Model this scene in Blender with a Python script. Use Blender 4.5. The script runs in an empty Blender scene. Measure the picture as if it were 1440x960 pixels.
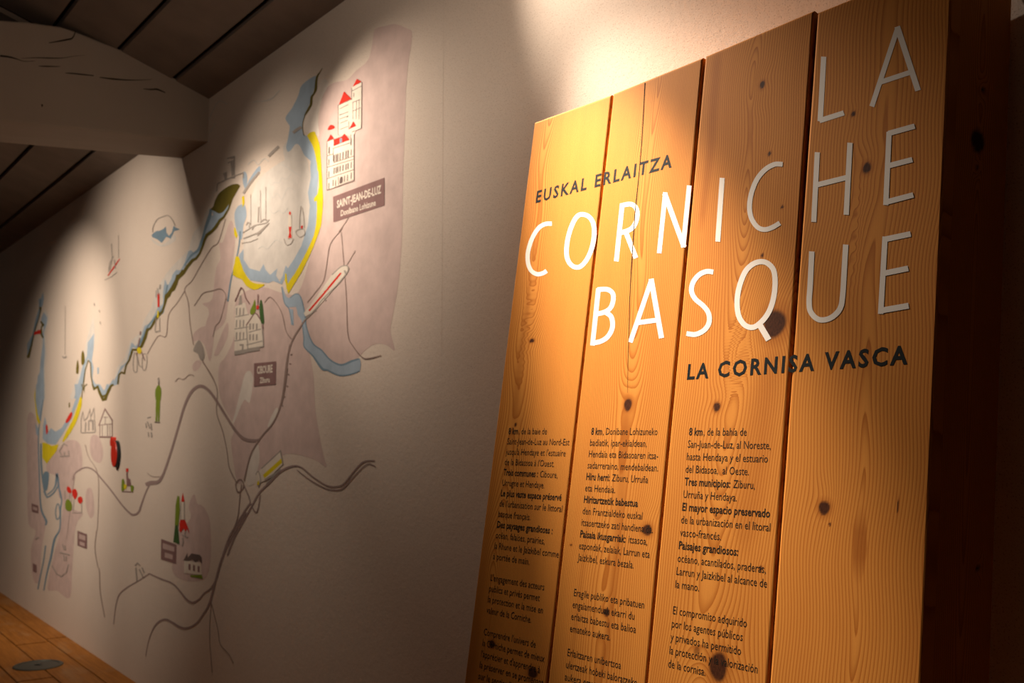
import bpy, bmesh, math, random
import numpy as np
from mathutils import Vector, Matrix
from mathutils.geometry import tessellate_polygon

random.seed(4)
scene = bpy.context.scene
COL = scene.collection

# ------------------------------------------------------------------ camera geometry
CAMZ = 1.24
F, CX, CY = 1425.0, 720.0, 480.0
def nrm(v): return v / np.linalg.norm(v)
def ray(x, y): return np.array([x - CX, y - CY, F])
PITCH = math.atan2(122, F)
UP = np.array([0, -math.cos(PITCH), math.sin(PITCH)])
def level(v): return nrm(v - UP * (v @ UP))
AX = -level(ray(-345, 600))            # world X: along the mural wall, to the right
AY = nrm(np.cross(UP, AX)); AY = AY if AY[2] > 0 else -AY   # world Y: into the wall
R = np.array([AX, AY, UP])             # camera (x right, y down, z forward) -> world
CAM = np.array([0, 0, CAMZ])
def world_dir(x, y): return R @ ray(x, y)
def on_plane(x, y, n, d):              # the point a line of sight meets on plane n.p = d (n, d in world)
    r = world_dir(x, y); t = (d - n @ CAM) / (n @ r); return CAM + r * t

cam_d = bpy.data.cameras.new('camera'); cam = bpy.data.objects.new('camera', cam_d); COL.objects.link(cam)
cam_d.sensor_width = 36; cam_d.lens = 36 * F / 1440
m = np.eye(4); m[:3, 0] = R @ [1, 0, 0]; m[:3, 1] = R @ [0, -1, 0]; m[:3, 2] = R @ [0, 0, -1]; m[:3, 3] = CAM
cam.matrix_world = Matrix(m.tolist())
cam_d.clip_start = 0.02
cam_d.dof.use_dof = True; cam_d.dof.focus_distance = 1.52; cam_d.dof.aperture_fstop = 9.0
scene.camera = cam

# ------------------------------------------------------------------ light and exposure
vs = scene.view_settings
vs.view_transform = 'Standard'; vs.look = 'None'; vs.gamma = 1.0; vs.use_curve_mapping = False; vs.exposure = 0.0
w = bpy.data.worlds.new('dim_room'); scene.world = w; w.use_nodes = True
w.node_tree.nodes['Background'].inputs['Color'].default_value = (1.0, 0.78, 0.62, 1)
w.node_tree.nodes['Background'].inputs['Strength'].default_value = 0.022
WARM = (1.0, 0.83, 0.66)
def spot(name, loc, target, energy, angle, blend, radius=0.025, color=WARM):
    d = bpy.data.lights.new(name, 'SPOT'); d.energy = energy; d.spot_size = math.radians(angle); d.spot_blend = blend
    d.shadow_soft_size = radius; d.color = color
    o = bpy.data.objects.new(name, d); COL.objects.link(o); o.location = loc
    o.rotation_euler = (Vector(target) - Vector(loc)).to_track_quat('-Z', 'Y').to_euler()
    return o
spot('spotlight', (-3.70, 0.48, 2.70), (-3.60, 1.56, 1.81), 23, 75, 1.00)
spot('spotlight', (-4.90, -0.24, 2.66), (-5.51, 1.56, 1.59), 143, 75, 1.00)
spot('spotlight', (-1.95, 0.95, 2.83), (-1.19, 1.30, 1.15), 560, 24, 1.00)
spot('spotlight', (-3.38, 0.95, 2.40), (-3.10, 1.30, 2.19), 52, 75, 1.00)
spot('spotlight', (-2.35, 1.10, 2.50), (0.62, 1.30, 2.43), 42, 118, 0.61)
spot('spotlight', (-5.80, 0.18, 2.66), (-6.62, 1.30, 1.48), 172, 75, 1.00)
spot('spotlight', (-3.73, 1.15, 2.51), (-3.82, 1.30, 1.32), 32, 130, 0.92)
spot('spotlight', (-1.73, 0.39, 2.45), (-2.40, 1.30, 2.97), 19, 130, 0.60)
spot('spotlight', (-2.25, 1.15, 2.76), (-1.63, 1.30, 1.89), 275, 46, 1.00)

# ------------------------------------------------------------------ node helpers
def mat(name, col=(0.5, 0.5, 0.5), rough=0.6, spec=0.3):
    m = bpy.data.materials.new(name); m.use_nodes = True
    b = m.node_tree.nodes['Principled BSDF']
    b.inputs['Base Color'].default_value = (*col, 1); b.inputs['Roughness'].default_value = rough
    b.inputs['Specular IOR Level'].default_value = spec
    return m
class N:
    def __init__(s, m): s.t = m.node_tree; s.b = s.t.nodes['Principled BSDF']
    def n(s, kind, **kw):
        x = s.t.nodes.new(kind)
        for k, v in kw.items(): setattr(x, k, v)
        return x
    def l(s, a, b): s.t.links.new(a, b)
    def noise(s, vec, scale, detail=4, rough=0.6):
        x = s.n('ShaderNodeTexNoise'); x.inputs['Scale'].default_value = scale; x.inputs['Detail'].default_value = detail
        x.inputs['Roughness'].default_value = rough
        if vec is not None: s.l(vec, x.inputs['Vector'])
        return x.outputs['Fac']
    def obj(s, scale=(1, 1, 1)):
        c = s.n('ShaderNodeTexCoord'); mp = s.n('ShaderNodeMapping'); mp.inputs['Scale'].default_value = scale
        s.l(c.outputs['Object'], mp.inputs['Vector']); return mp.outputs['Vector']
    def uv(s, scale=(1, 1, 1), loc=(0, 0, 0)):
        c = s.n('ShaderNodeUVMap'); mp = s.n('ShaderNodeMapping'); mp.inputs['Scale'].default_value = scale; mp.inputs['Location'].default_value = loc
        s.l(c.outputs['UV'], mp.inputs['Vector']); return mp.outputs['Vector']
    def ramp(s, fac, stops, interp='LINEAR'):
        x = s.n('ShaderNodeValToRGB'); x.color_ramp.interpolation = interp
        e = x.color_ramp.elements
        while len(e) < len(stops): e.new(0.5)
        for q, (p, c) in zip(e, stops): q.position = p; q.color = (*c, 1) if len(c) == 3 else c
        s.l(fac, x.inputs['Fac']); return x.outputs['Color']
    def math(s, op, a, b=0.0):
        x = s.n('ShaderNodeMath', operation=op)
        for i, v in enumerate((a, b)):
            if isinstance(v, (int, float)): x.inputs[i].default_value = v
            else: s.l(v, x.inputs[i])
        return x.outputs[0]
    def mix(s, fac, a, b, mode='MIX'):
        x = s.n('ShaderNodeMix', data_type='RGBA', blend_type=mode)
        for i, v in ((0, fac), (6, a), (7, b)):
            if isinstance(v, (int, float)): x.inputs[i].default_value = v
            elif isinstance(v, tuple): x.inputs[i].default_value = (*v, 1)
            else: s.l(v, x.inputs[i])
        return x.outputs[2]
    def bump(s, h, strength, dist):
        x = s.n('ShaderNodeBump'); x.inputs['Strength'].default_value = strength; x.inputs['Distance'].default_value = dist
        s.l(h, x.inputs['Height']); s.l(x.outputs['Normal'], s.b.inputs['Normal'])
    def color(s, c): s.l(c, s.b.inputs['Base Color'])

def plaster():
    m = mat('plaster', rough=0.85, spec=0.15); k = N(m); v = k.obj()
    big = k.noise(v, 1.6, 3); fine = k.noise(v, 300, 2); mid = k.noise(v, 60, 4)
    c = k.mix(k.ramp(big, [(0.35, (0, 0, 0)), (0.7, (1, 1, 1))]), (0.72, 0.615, 0.53), (0.76, 0.655, 0.57))
    sp = k.ramp(fine, [(0.575, (0, 0, 0)), (0.67, (1, 1, 1))])
    c = k.mix(k.math('MULTIPLY', sp, 0.7), c, (0.36, 0.25, 0.19))
    k.color(c); k.bump(k.math('ADD', k.math('MULTIPLY', fine, 0.6), mid), 0.35, 0.0025); return m
def paint_white_wood():
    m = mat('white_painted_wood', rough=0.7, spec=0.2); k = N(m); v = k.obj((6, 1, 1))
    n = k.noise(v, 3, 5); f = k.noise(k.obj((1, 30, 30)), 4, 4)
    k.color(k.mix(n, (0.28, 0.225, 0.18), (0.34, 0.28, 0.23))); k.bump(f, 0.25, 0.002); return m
def flat(name, col, var=0.12, rough=0.8, scale=14):
    m = mat(name, col, rough, 0.08); k = N(m); n = k.noise(k.obj(), scale, 5)
    lo = tuple(c * (1 - var) for c in col); hi = tuple(min(1, c * (1 + var)) for c in col)
    k.color(k.mix(k.ramp(n, [(0.3, (0, 0, 0)), (0.7, (1, 1, 1))]), lo, hi)); return m
def pine(name, light=(0.64, 0.262, 0.052), dark=(0.36, 0.105, 0.013)):
    m = mat(name, rough=0.65, spec=0.06); k = N(m)
    a = k.n('ShaderNodeAttribute', attribute_name='ring'); kn = k.n('ShaderNodeAttribute', attribute_name='knot')
    tn = k.n('ShaderNodeAttribute', attribute_name='heart')
    fib = k.noise(k.uv((900, 9, 1)), 1.0, 3, 0.7); wob = k.noise(k.uv((60, 6, 1)), 1.0, 3)
    ph = k.math('ADD', a.outputs['Fac'], k.math('MULTIPLY', k.math('SUBTRACT', wob, 0.5), 0.25))
    fr = k.math('FRACT', ph)
    line = k.ramp(fr, [(0.0, (0.10, 0.10, 0.10)), (0.12, (0.0, 0, 0)), (0.55, (0.18, 0.18, 0.18)), (0.86, (0.75, 0.75, 0.75)), (0.95, (0.95, 0.95, 0.95)), (1.0, (0.25, 0.25, 0.25))])
    var = k.noise(k.uv((14, 1.2, 1)), 1.0, 3)
    line = k.math('MULTIPLY', line, k.math('ADD', 0.50, var))
    c = k.mix(line, light, dark)
    c = k.mix(k.math('MULTIPLY', k.math('SUBTRACT', fib, 0.45), 0.9), c, (0.42, 0.15, 0.03))
    c = k.mix(k.ramp(var, [(0.45, (0, 0, 0)), (0.75, (0.45, 0.45, 0.45))]), c, (0.52, 0.185, 0.035))
    c = k.mix(tn.outputs['Fac'], c, (0.33, 0.095, 0.014))
    kc = k.mix(k.noise(k.uv((260, 160, 1)), 1.0, 3), (0.010, 0.004, 0.003), (0.11, 0.035, 0.014))
    c = k.mix(kn.outputs['Fac'], c, kc)
    k.color(c); k.bump(k.math('ADD', k.math('MULTIPLY', fib, 0.5), k.math('MULTIPLY', line, -0.5)), 0.12, 0.0008); return m

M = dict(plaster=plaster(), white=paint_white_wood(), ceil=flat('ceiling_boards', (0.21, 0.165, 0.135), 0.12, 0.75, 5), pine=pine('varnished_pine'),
         black=mat('dark_gap', (0.012, 0.010, 0.008), 0.9, 0.05), crack=mat('crack', (0.02, 0.014, 0.010), 0.9, 0.05),
         letter_white=flat('white_vinyl', (0.82, 0.78, 0.74), 0.03, 0.6), letter_dark=flat('dark_vinyl', (0.006, 0.009, 0.010), 0.05, 0.7),
         letter_body=flat('print_ink', (0.022, 0.015, 0.010), 0.05, 0.75),
         seam=flat('plaster_joint', (0.665, 0.565, 0.485), 0.05),
         metal=mat('dull_metal', (0.09, 0.10, 0.085), 0.45, 0.5))
M['metal'].node_tree.nodes['Principled BSDF'].inputs['Metallic'].default_value = 0.6
PAINT = dict(mauve=(0.62, 0.475, 0.44), mauve_deep=(0.52, 0.385, 0.36), mist=(0.66, 0.615, 0.57), sea=(0.60, 0.585, 0.56), pale=(0.72, 0.65, 0.59), blue=(0.36, 0.45, 0.55), steel=(0.19, 0.28, 0.36),
             yellow=(0.72, 0.58, 0.02), coast=(0.13, 0.105, 0.02), olive=(0.16, 0.125, 0.02), line=(0.30, 0.215, 0.19), faint=(0.48, 0.40, 0.36),
             grey=(0.36, 0.315, 0.285), red=(0.66, 0.035, 0.022), green=(0.20, 0.27, 0.03), darkgreen=(0.06, 0.12, 0.04), plate=(0.25, 0.145, 0.14),
             ink=(0.15, 0.11, 0.10), cream=(0.74, 0.66, 0.57), road=(0.33, 0.24, 0.225))
for k_, c_ in PAINT.items(): M['p_' + k_] = flat('paint_' + k_, c_, 0.10)

# ------------------------------------------------------------------ object helpers
def props(o, label=None, cat=None, group=None, kind=None):
    if label: o['label'] = label
    if cat: o['category'] = cat
    if group: o['group'] = group
    if kind: o['kind'] = kind
    return o
def empty(name, loc, label, cat):
    o = bpy.data.objects.new(name, None); o.empty_display_size = 0.1; COL.objects.link(o); o.location = loc
    return props(o, label, cat)
def root_loc(o):
    p = Vector((0, 0, 0))
    while o is not None: p = p + o.location; o = o.parent
    return p
class MB:                               # gathers faces in world coordinates, then links them as ONE mesh object
    def __init__(s): s.v = []; s.f = []; s.mi = []
    def add(s, verts, faces, mi=0):
        b = len(s.v); s.v += [tuple(map(float, p)) for p in verts]; s.f += [tuple(b + i for i in f) for f in faces]; s.mi += [mi] * len(faces)
    def hexa(s, a, b, mi=0):            # a, b: two loops of the same length, closed prism between them
        n = len(a); s.add(list(a) + list(b), [tuple(range(n))[::-1], tuple(range(n, 2 * n))] + [(i, (i + 1) % n, n + (i + 1) % n, n + i) for i in range(n)], mi)
    def box(s, lo, hi, mi=0):
        x0, y0, z0 = lo; x1, y1, z1 = hi
        s.hexa([(x0, y0, z0), (x1, y0, z0), (x1, y1, z0), (x0, y1, z0)], [(x0, y0, z1), (x1, y0, z1), (x1, y1, z1), (x0, y1, z1)], mi)
    def build(s, name, mats, parent=None, fix=True):
        me = bpy.data.meshes.new(name); base = root_loc(parent) if parent else Vector((0, 0, 0))
        me.from_pydata([Vector(p) - base for p in s.v], [], s.f)
        for mm in (mats if isinstance(mats, (list, tuple)) else [mats]): me.materials.append(mm)
        me.polygons.foreach_set('material_index', s.mi)
        if fix:
            bm = bmesh.new(); bm.from_mesh(me); bmesh.ops.recalc_face_normals(bm, faces=bm.faces); bm.to_mesh(me); bm.free()
        o = bpy.data.objects.new(name, me); COL.objects.link(o)
        if parent: o.parent = parent
        return o
def zpts(x0, y0, s, txt):               # measured points "x,y x,y ..." of an enlarged detail -> photo frame
    return [(x0 + float(a) / s, y0 + float(b) / s) for a, b in (p.split(',') for p in txt.split())]
def smooth(pts, closed=False, n=5):
    P = [np.array(p, float) for p in pts]; L = len(P); out = []
    rng = range(L) if closed else range(L - 1)
    for i in rng:
        p0 = P[(i - 1) % L] if closed or i > 0 else P[i]; p1 = P[i]; p2 = P[(i + 1) % L]
        p3 = P[(i + 2) % L] if closed or i + 2 < L else p2
        for t in np.arange(n) / n:
            out.append(0.5 * (2 * p1 + (p2 - p0) * t + (2 * p0 - 5 * p1 + 4 * p2 - p3) * t ** 2 + (3 * p1 - p0 - 3 * p2 + p3) * t ** 3))
    if not closed: out.append(P[-1])
    return [tuple(p) for p in out]
def ribbon(pts, wd, closed=False):      # centre line -> (left, right) edges; wd a number or one per point
    P = np.array(pts, float); L = len(P); W = np.full(L, wd, float) if np.isscalar(wd) else np.interp(np.linspace(0, 1, L), np.linspace(0, 1, len(wd)), wd)
    D = np.zeros_like(P)
    for i in range(L):
        a = P[i - 1] if (i > 0 or closed) else P[i]; b = P[(i + 1) % L] if (i + 1 < L or closed) else P[i]
        if i > 0 or closed: d1 = (P[i] - a) / (np.linalg.norm(P[i] - a) + 1e-9)
        else: d1 = (b - P[i]) / (np.linalg.norm(b - P[i]) + 1e-9)
        if i + 1 < L or closed: d2 = (b - P[i]) / (np.linalg.norm(b - P[i]) + 1e-9)
        else: d2 = d1
        nn = np.array([-(d1 + d2)[1], (d1 + d2)[0]]); nn /= np.linalg.norm(nn) + 1e-9
        c = max(0.45, nn @ np.array([-d1[1], d1[0]])); D[i] = nn * W[i] / 2 / c
    return P + D, P - D
class Flat:                             # flat painted or printed shapes on a real surface; to3d takes a measured point
    STEP = 0.00001                      # every stroke lies a hair over the one before it, like coats of paint
    def __init__(s, to3d, out, start=0): s.sh = []; s.to = to3d; s.out = np.array(out, float); s.k = start
    def _put(s, verts, faces, mi, bb):
        s.k += 1; v = [np.array(p, float) + s.out * (s.k * s.STEP) for p in verts]; s.sh.append((v, faces, mi, bb))
    def poly(s, pts, mi=0):
        tri = tessellate_polygon([[Vector((p[0], p[1], 0)) for p in pts]]); s._put([s.to(*p) for p in pts], [tuple(t) for t in tri], mi, _bb(pts)); return s
    def line(s, pts, wd, mi=0, closed=False):
        a, b = ribbon(pts, wd, closed); n = len(a); q = [(i, (i + 1) % n, n + (i + 1) % n, n + i) for i in range(n if closed else n - 1)]
        s._put([s.to(*p) for p in a] + [s.to(*p) for p in b], q, mi, _bb(pts)); return s
    def raw(s, verts, faces, mi=0): s.sh.append(([np.array(p, float) for p in verts], faces, mi, None)); return s
    def build(s, name, mats, parent, label=None):
        mb = MB()
        for v, f, mi, _ in s.sh: mb.add(v, f, mi)
        o = mb.build(name, mats, parent, fix=False)
        if label: o['label'] = label
        return o
    def pieces(s, name, mats, parent, label=None, near=3.0):     # strokes that touch are one part, the others parts of their own
        n = len(s.sh); par = list(range(n))
        def find(i):
            while par[i] != i: i = par[i]
            return i
        P = [np.array(x[3]) for x in s.sh]
        for i in range(n):
            for j in range(i):
                d = np.sqrt(((P[i][:, None] - P[j][None]) ** 2).sum(-1)).min()
                if d < near: par[find(i)] = find(j)
        for r in sorted(set(find(i) for i in range(n))):
            mb = MB()
            for i in range(n):
                if find(i) == r: mb.add(*s.sh[i][:3])
            o = mb.build(name, mats, parent, fix=False)
            if label: o['label'] = label
def _bb(pts):                            # densified outline, for telling which strokes touch
    P = np.array(pts, float); out = [P]
    for t in (.25, .5, .75): out.append(P[:-1] * (1 - t) + P[1:] * t)
    return np.concatenate(out)

_glyph = {}
def text_mesh(txt, offset=0.0, spacing=1.0):
    key = (txt, offset, spacing)
    if key not in _glyph:
        c = bpy.data.curves.new('t', 'FONT'); c.body = txt; c.offset = offset; c.space_character = spacing; c.resolution_u = 2
        o = bpy.data.objects.new('t', c); COL.objects.link(o); dg = bpy.context.evaluated_depsgraph_get(); dg.update()
        me = bpy.data.meshes.new_from_object(o.evaluated_get(dg)); V = [(v.co.x, v.co.y) for v in me.vertices]; Fc = [tuple(p.vertices) for p in me.polygons]
        bpy.data.objects.remove(o); bpy.data.curves.remove(c); bpy.data.meshes.remove(me)
        _glyph[key] = (V, Fc)
    return _glyph[key]
def set_line(fl, segs, place, mi=0, spacing=1.0):   # segs [(text, offset)], place(u 0..1 along, h in cap heights)
    parts = []; x = 0.0
    for t, off in segs:
        V, Fc = text_mesh(t + '|', off, spacing); Vb, _ = text_mesh('|', off, spacing); wb = max(p[0] for p in Vb) - min(p[0] for p in Vb)
        end = max(p[0] for p in V) - wb
        V, Fc = text_mesh(t, off, spacing); parts.append((V, Fc, x)); x += end + 0.02
    hi = max(p[0] + x0 for V, _, x0 in parts for p in V); lo = min(p[0] + x0 for V, _, x0 in parts for p in V)
    for V, Fc, x0 in parts: fl.raw([place((p[0] + x0 - lo) / (hi - lo), p[1] / 0.727) for p in V], Fc, mi)

# ------------------------------------------------------------------ the room
DW = 1.56
YN = np.array([0.0, 1, 0])
wb = MB(); wb.box((-14, DW, -0.05), (2.2, DW + 0.12, 3.2))
j0, j1 = on_plane(624.3, -40, YN, DW), on_plane(625, 520, YN, DW)
wb.add([(j0[0] - .0012, DW - .0003, j0[2]), (j0[0] + .0012, DW - .0003, j0[2]), (j0[0] + .0012, DW - .0003, j1[2]), (j0[0] - .0012, DW - .0003, j1[2])], [(0, 1, 2, 3)], 1)
props(wb.build('wall_back', [M['plaster'], M['seam']]), kind='structure')

blk = MB(); blk.box((0.45, -1.5, -0.05), (0.57, DW, 3.2))  # unseen dark slab, added to keep ambient light off the panel's right side
props(blk.build('ambient_block_right', flat('ambient_block_dark', (0.05, 0.032, 0.022), 0.2, 0.8, 3)), kind='structure')

XB, XF = -4.37, -4.7235                                 # near and far face of the beam
def ceil_z(y, far): return CAMZ + 1.472 + 0.34 * (DW - y) - (0.027 if far else 0)
edges = [1.60, 1.40, 1.165, 0.93, 0.70, 0.46, 0.23, 0.0, -0.24, -0.48, -0.72, -0.96, -1.2, -1.45]
cb = MB()
for far, xa, xb in ((True, -14, -4.55), (False, -4.55, 2.2)):
    for y0, y1 in zip(edges[1:], edges[:-1]):
        a, b = y0 + 0.011, (y1 - 0.011 if y1 < 1.5 else y1)
        za, zb = ceil_z(a, far), ceil_z(b, far)
        cb.hexa([(xa, a, za), (xb, a, za), (xb, b, zb), (xa, b, zb)], [(xa, a, za + .022), (xb, a, za + .022), (xb, b, zb + .022), (xa, b, zb + .022)])
    za, zb = ceil_z(-1.5, far) + .05, ceil_z(1.66, far) + .05
    cb.hexa([(xa, -1.5, za), (xb, -1.5, za), (xb, 1.66, zb), (xa, 1.66, zb)], [(xa, -1.5, za + .03), (xb, -1.5, za + .03), (xb, 1.66, zb + .03), (xa, 1.66, zb + .03)], 1)
props(cb.build('ceiling', [M['ceil'], M['black']]), kind='structure')

XN = np.array([1.0, 0, 0]); ZN = np.array([0, 0, 1.0])
def face_pt(x, y): p = on_plane(x, y, XN, XB); return p
prof_top = [face_pt(*p) for p in ((294, 139), (245, 109), (171, 70), (110, 45.5), (97, 41), (86, 37.5), (40, 31), (0, 28))]
prof_bot = [face_pt(*p) for p in ((292.5, 199), (200, 190.5), (146, 184.5), (60, 176), (0, 170))]
top = [(p[1] + (0.012 if i == 0 else 0), p[2]) for i, p in enumerate(prof_top)] + [(0.2, CAMZ + 1.61), (-1.4, CAMZ + 1.60)]
bot = [(p[1] + (0.012 if i == 0 else 0), p[2]) for i, p in enumerate(prof_bot)] + [(0.2, CAMZ + 1.205), (-1.4, CAMZ + 1.20)]
loop = top + bot[::-1]
BEAM = empty('ceiling_beam', (-4.55, DW, CAMZ + 1.37), 'white painted rough wooden beam with dark cracks meeting the wall under the sloping ceiling', 'beam')
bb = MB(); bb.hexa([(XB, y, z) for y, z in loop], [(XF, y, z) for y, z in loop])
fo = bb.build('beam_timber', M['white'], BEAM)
bv = fo.modifiers.new('b', 'BEVEL'); bv.width = 0.008; bv.segments = 2; bv.limit_method = 'ANGLE'; bv.angle_limit = math.radians(40)
ck = Flat(lambda x, y: on_plane(x, y, XN, XB + 0.0008), (1, 0, 0))
S5 = lambda t: zpts(0, 0, 4.363, t)
ck.line(smooth(S5('300,263 360,253 410,243 440,236 455,215 463,190')), [0.8, 2.2, 2.4, 1.6, 1.0])
ck.line(smooth(S5('0,342 60,350 110,364 150,376 215,374')), [2.6, 2.2, 1.2, 0.8, 0.4])
ck.line(smooth(S5('130,358 220,354 300,356 380,356 450,345 520,338')), [0.3, 1.0, 1.6, 0.9, 0.5, 0.2])
ck.line(smooth(S5('235,405 290,407 370,408')), [0.5, 1.8, 0.5])
ck.line(smooth(S5('400,448 440,450 500,456 575,464')), [0.6, 1.6, 1.8, 1.2])
ck.line(smooth(S5('610,474 690,484 770,490 850,491 930,487')), [0.8, 2.2, 1.6, 1.0, 0.4])
ck.line(smooth(S5('880,545 930,549 965,548 1015,569')), [0.7, 2.0, 2.4, 0.9])
ck.poly(S5('252,640 262,638 264,652 256,656'))
ck.pieces('crack', M['crack'], BEAM, 'dark drying crack', 2)

# floor boards
def floor_pt(x, y): return on_plane(x, y, ZN, 0.0)
fw = flat('floor_pine', (0.30, 0.115, 0.02), 0.3, 0.5, 1); kf = N(fw)
fnz = kf.noise(kf.obj((1.2, 22, 1)), 3, 5, 0.7); blot = kf.noise(kf.obj((1, 2, 1)), 3.5, 4)
cc = kf.mix(kf.ramp(fnz, [(0.35, (0, 0, 0)), (0.72, (1, 1, 1))]), (0.42, 0.165, 0.03), (0.22, 0.075, 0.012))
kf.color(kf.mix(kf.ramp(blot, [(0.52, (0, 0, 0)), (0.75, (0.6, 0.6, 0.6))]), cc, (0.40, 0.24, 0.12)))
ya = floor_pt(57, 893)[1]; yb = floor_pt(23, 908)[1]; xj = floor_pt(76, 897)[0]; xj2 = floor_pt(40, 905)[0]
rows = [DW + 0.02, ya, yb]
while rows[-1] > -1.5: rows.append(rows[-1] - (ya - yb) * 1.35 if len(rows) > 3 else rows[-1] - 0.17)
fb = MB(); G = 0.004
for i, (y1, y0) in enumerate(zip(rows[:-1], rows[1:])):
    cuts = [-14, (xj if i == 0 else xj2 if i == 1 else -9 + (i * 1.73) % 4), -3.2 + (i * 1.31) % 2.4, 2.2]
    for a, b in zip(cuts[:-1], cuts[1:]): fb.box((a + 2.5 * G, y0 + G, -0.03), (b - 2.5 * G, y1 - (G if i else 0), 0.0))
fb.box((-14, -1.7, -0.06), (2.2, DW + 0.02, -0.035), 1)
props(fb.build('floor', [fw, M['black']]), kind='structure')

# round floor cover
c0 = floor_pt(53.5, 935.5); rr = 0.122
DISC = empty('floor_cover', (c0[0], c0[1], 0), 'round dark metal cover set in the wooden floor below the mural', 'floor cover')
def lathe(prof, n=48):
    mb = MB(); V = [(c0[0] + r * math.cos(2 * math.pi * i / n), c0[1] + r * math.sin(2 * math.pi * i / n), z) for r, z in prof for i in range(n)]
    Fc = [(k * n + i, k * n + (i + 1) % n, (k + 1) * n + (i + 1) % n, (k + 1) * n + i) for k in range(len(prof) - 1) for i in range(n)]
    mb.add(V, Fc + [tuple(range((len(prof) - 1) * n, len(prof) * n))]); return mb
lathe([(rr, 0), (rr, 0.003), (rr - .006, 0.006), (rr - .02, 0.006), (rr - .022, 0.003)]).build('rim', M['metal'], DISC)
lathe([(rr - .022, 0.001), (rr - .024, 0.004), (0.02, 0.005), (0.018, 0.003)]).build('lid', M['metal'], DISC)

# ------------------------------------------------------------------ the information panel
DB, TH, PT = 1.28, 0.185, 0.028
h_c = level(ray(-480, 612)); v_c = nrm(np.array([860, -7230, F])); v_c = nrm(v_c - h_c * (v_c @ h_c)); n_c = nrm(np.cross(h_c, v_c)); n_c = n_c if n_c[2] > 0 else -n_c
H, V_, NB = R @ h_c, R @ v_c, R @ n_c                  # left along the panel, up the panel, into the panel
O = CAM + NB * DB
def bp(s, v, d=0.0): return O + DB * (s * H + v * V_) + NB * d      # panel point, d metres behind its face
def board_px(x, y, d=0.0): return on_plane(x, y, NB, NB @ O + d)
def sv(x, y): p = (board_px(x, y) - O) / DB; return p @ H, p @ V_
TZ = -NB[2] / (V_[2] * DB)               # the top is cut level
def v_floor(s, d): return -(bp(s, 0, d)[2]) / (DB * V_[2])
root = bp(0.89, v_floor(0.89, 0.09), 0.09); root[2] = 0
PANEL = empty('information_panel', root.tolist(), 'tall leaning pine panel of four vertical planks with white and dark lettering', 'panel')

PLANKS = [  # left s, right s, top v left, top v right
    (1.2470, 1.0675, 0.6765, 0.6783), (1.0640, 0.8897, 0.6790, 0.6865), (0.8850, 0.7108, 0.6870, 0.6972), (0.7050, 0.5285, 0.6923, 0.7005)]
def kn(x, y, rx, ry, sx=3.0, sy=6.0, amp=1.0, dark=1.0): return (x, y, rx, ry, sx, sy, amp, dark)
KNOTS = [
    [kn(748, 479, 3.2, 2.6, 4, 9, 1.6), kn(725, 597, 1.6, 2.2, 4, 6, .5), kn(692, 905, 4, 5, 3, 5, 1.2), kn(749, 946, 6.5, 7.5, 2.5, 4, 1.5), kn(742, 452, .5, 1, 14, 60, 1.4, 0)],
    [kn(883, 569, 5.2, 8.5, 2.6, 5, 2.0), kn(910, 745, 6.5, 7.5, 2.6, 7, 2.2), kn(853, 861, 4.5, 5, 2.5, 6, 1.4), kn(803, 766, 1.4, 1.4, 3, 3, .2), kn(905, 190, .4, .4, 16, 70, 1.8, 0)],
    [kn(1072, 119, 3.2, 5, 5, 8, 2.0), kn(1082, 216, 2, 2.6, 4, 7, .6), kn(1100, 291, 1.7, 2, 3, 5, .4), kn(1072, 359, 1.8, 2.4, 4, 6, .6), kn(1089, 455, 15, 19, 2.6, 3.4, 5.0),
     kn(1008, 572, 4.6, 6.4, 4, 7, 2.0), kn(1113, 580, 4.5, 8, 2, 4, 1.0), kn(1010, 937, 12, 20, 3.4, 5.0, 6.0), kn(1070, 799, 2.6, 2.8, 3, 5, .6), kn(980, 915, 4, 6, 2, 3, .5, .5), kn(1038, 500, .5, .5, 26, 80, 4.0, 0)],
    [kn(1200, 160, 2.8, 3.4, 4, 7, .8), kn(1219, 236, 5.5, 7.2, 3, 7, 1.8), kn(1159, 714, 7.6, 9.5, 2.4, 5, 2.0), kn(1167, 737, 1.4, 2, 2, 3, .2), kn(1263, 712, 1.1, 9, 1.5, 1.5, .1), kn(1205, 330, .3, .3, 20, 220, 1.2, 0)]]
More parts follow.
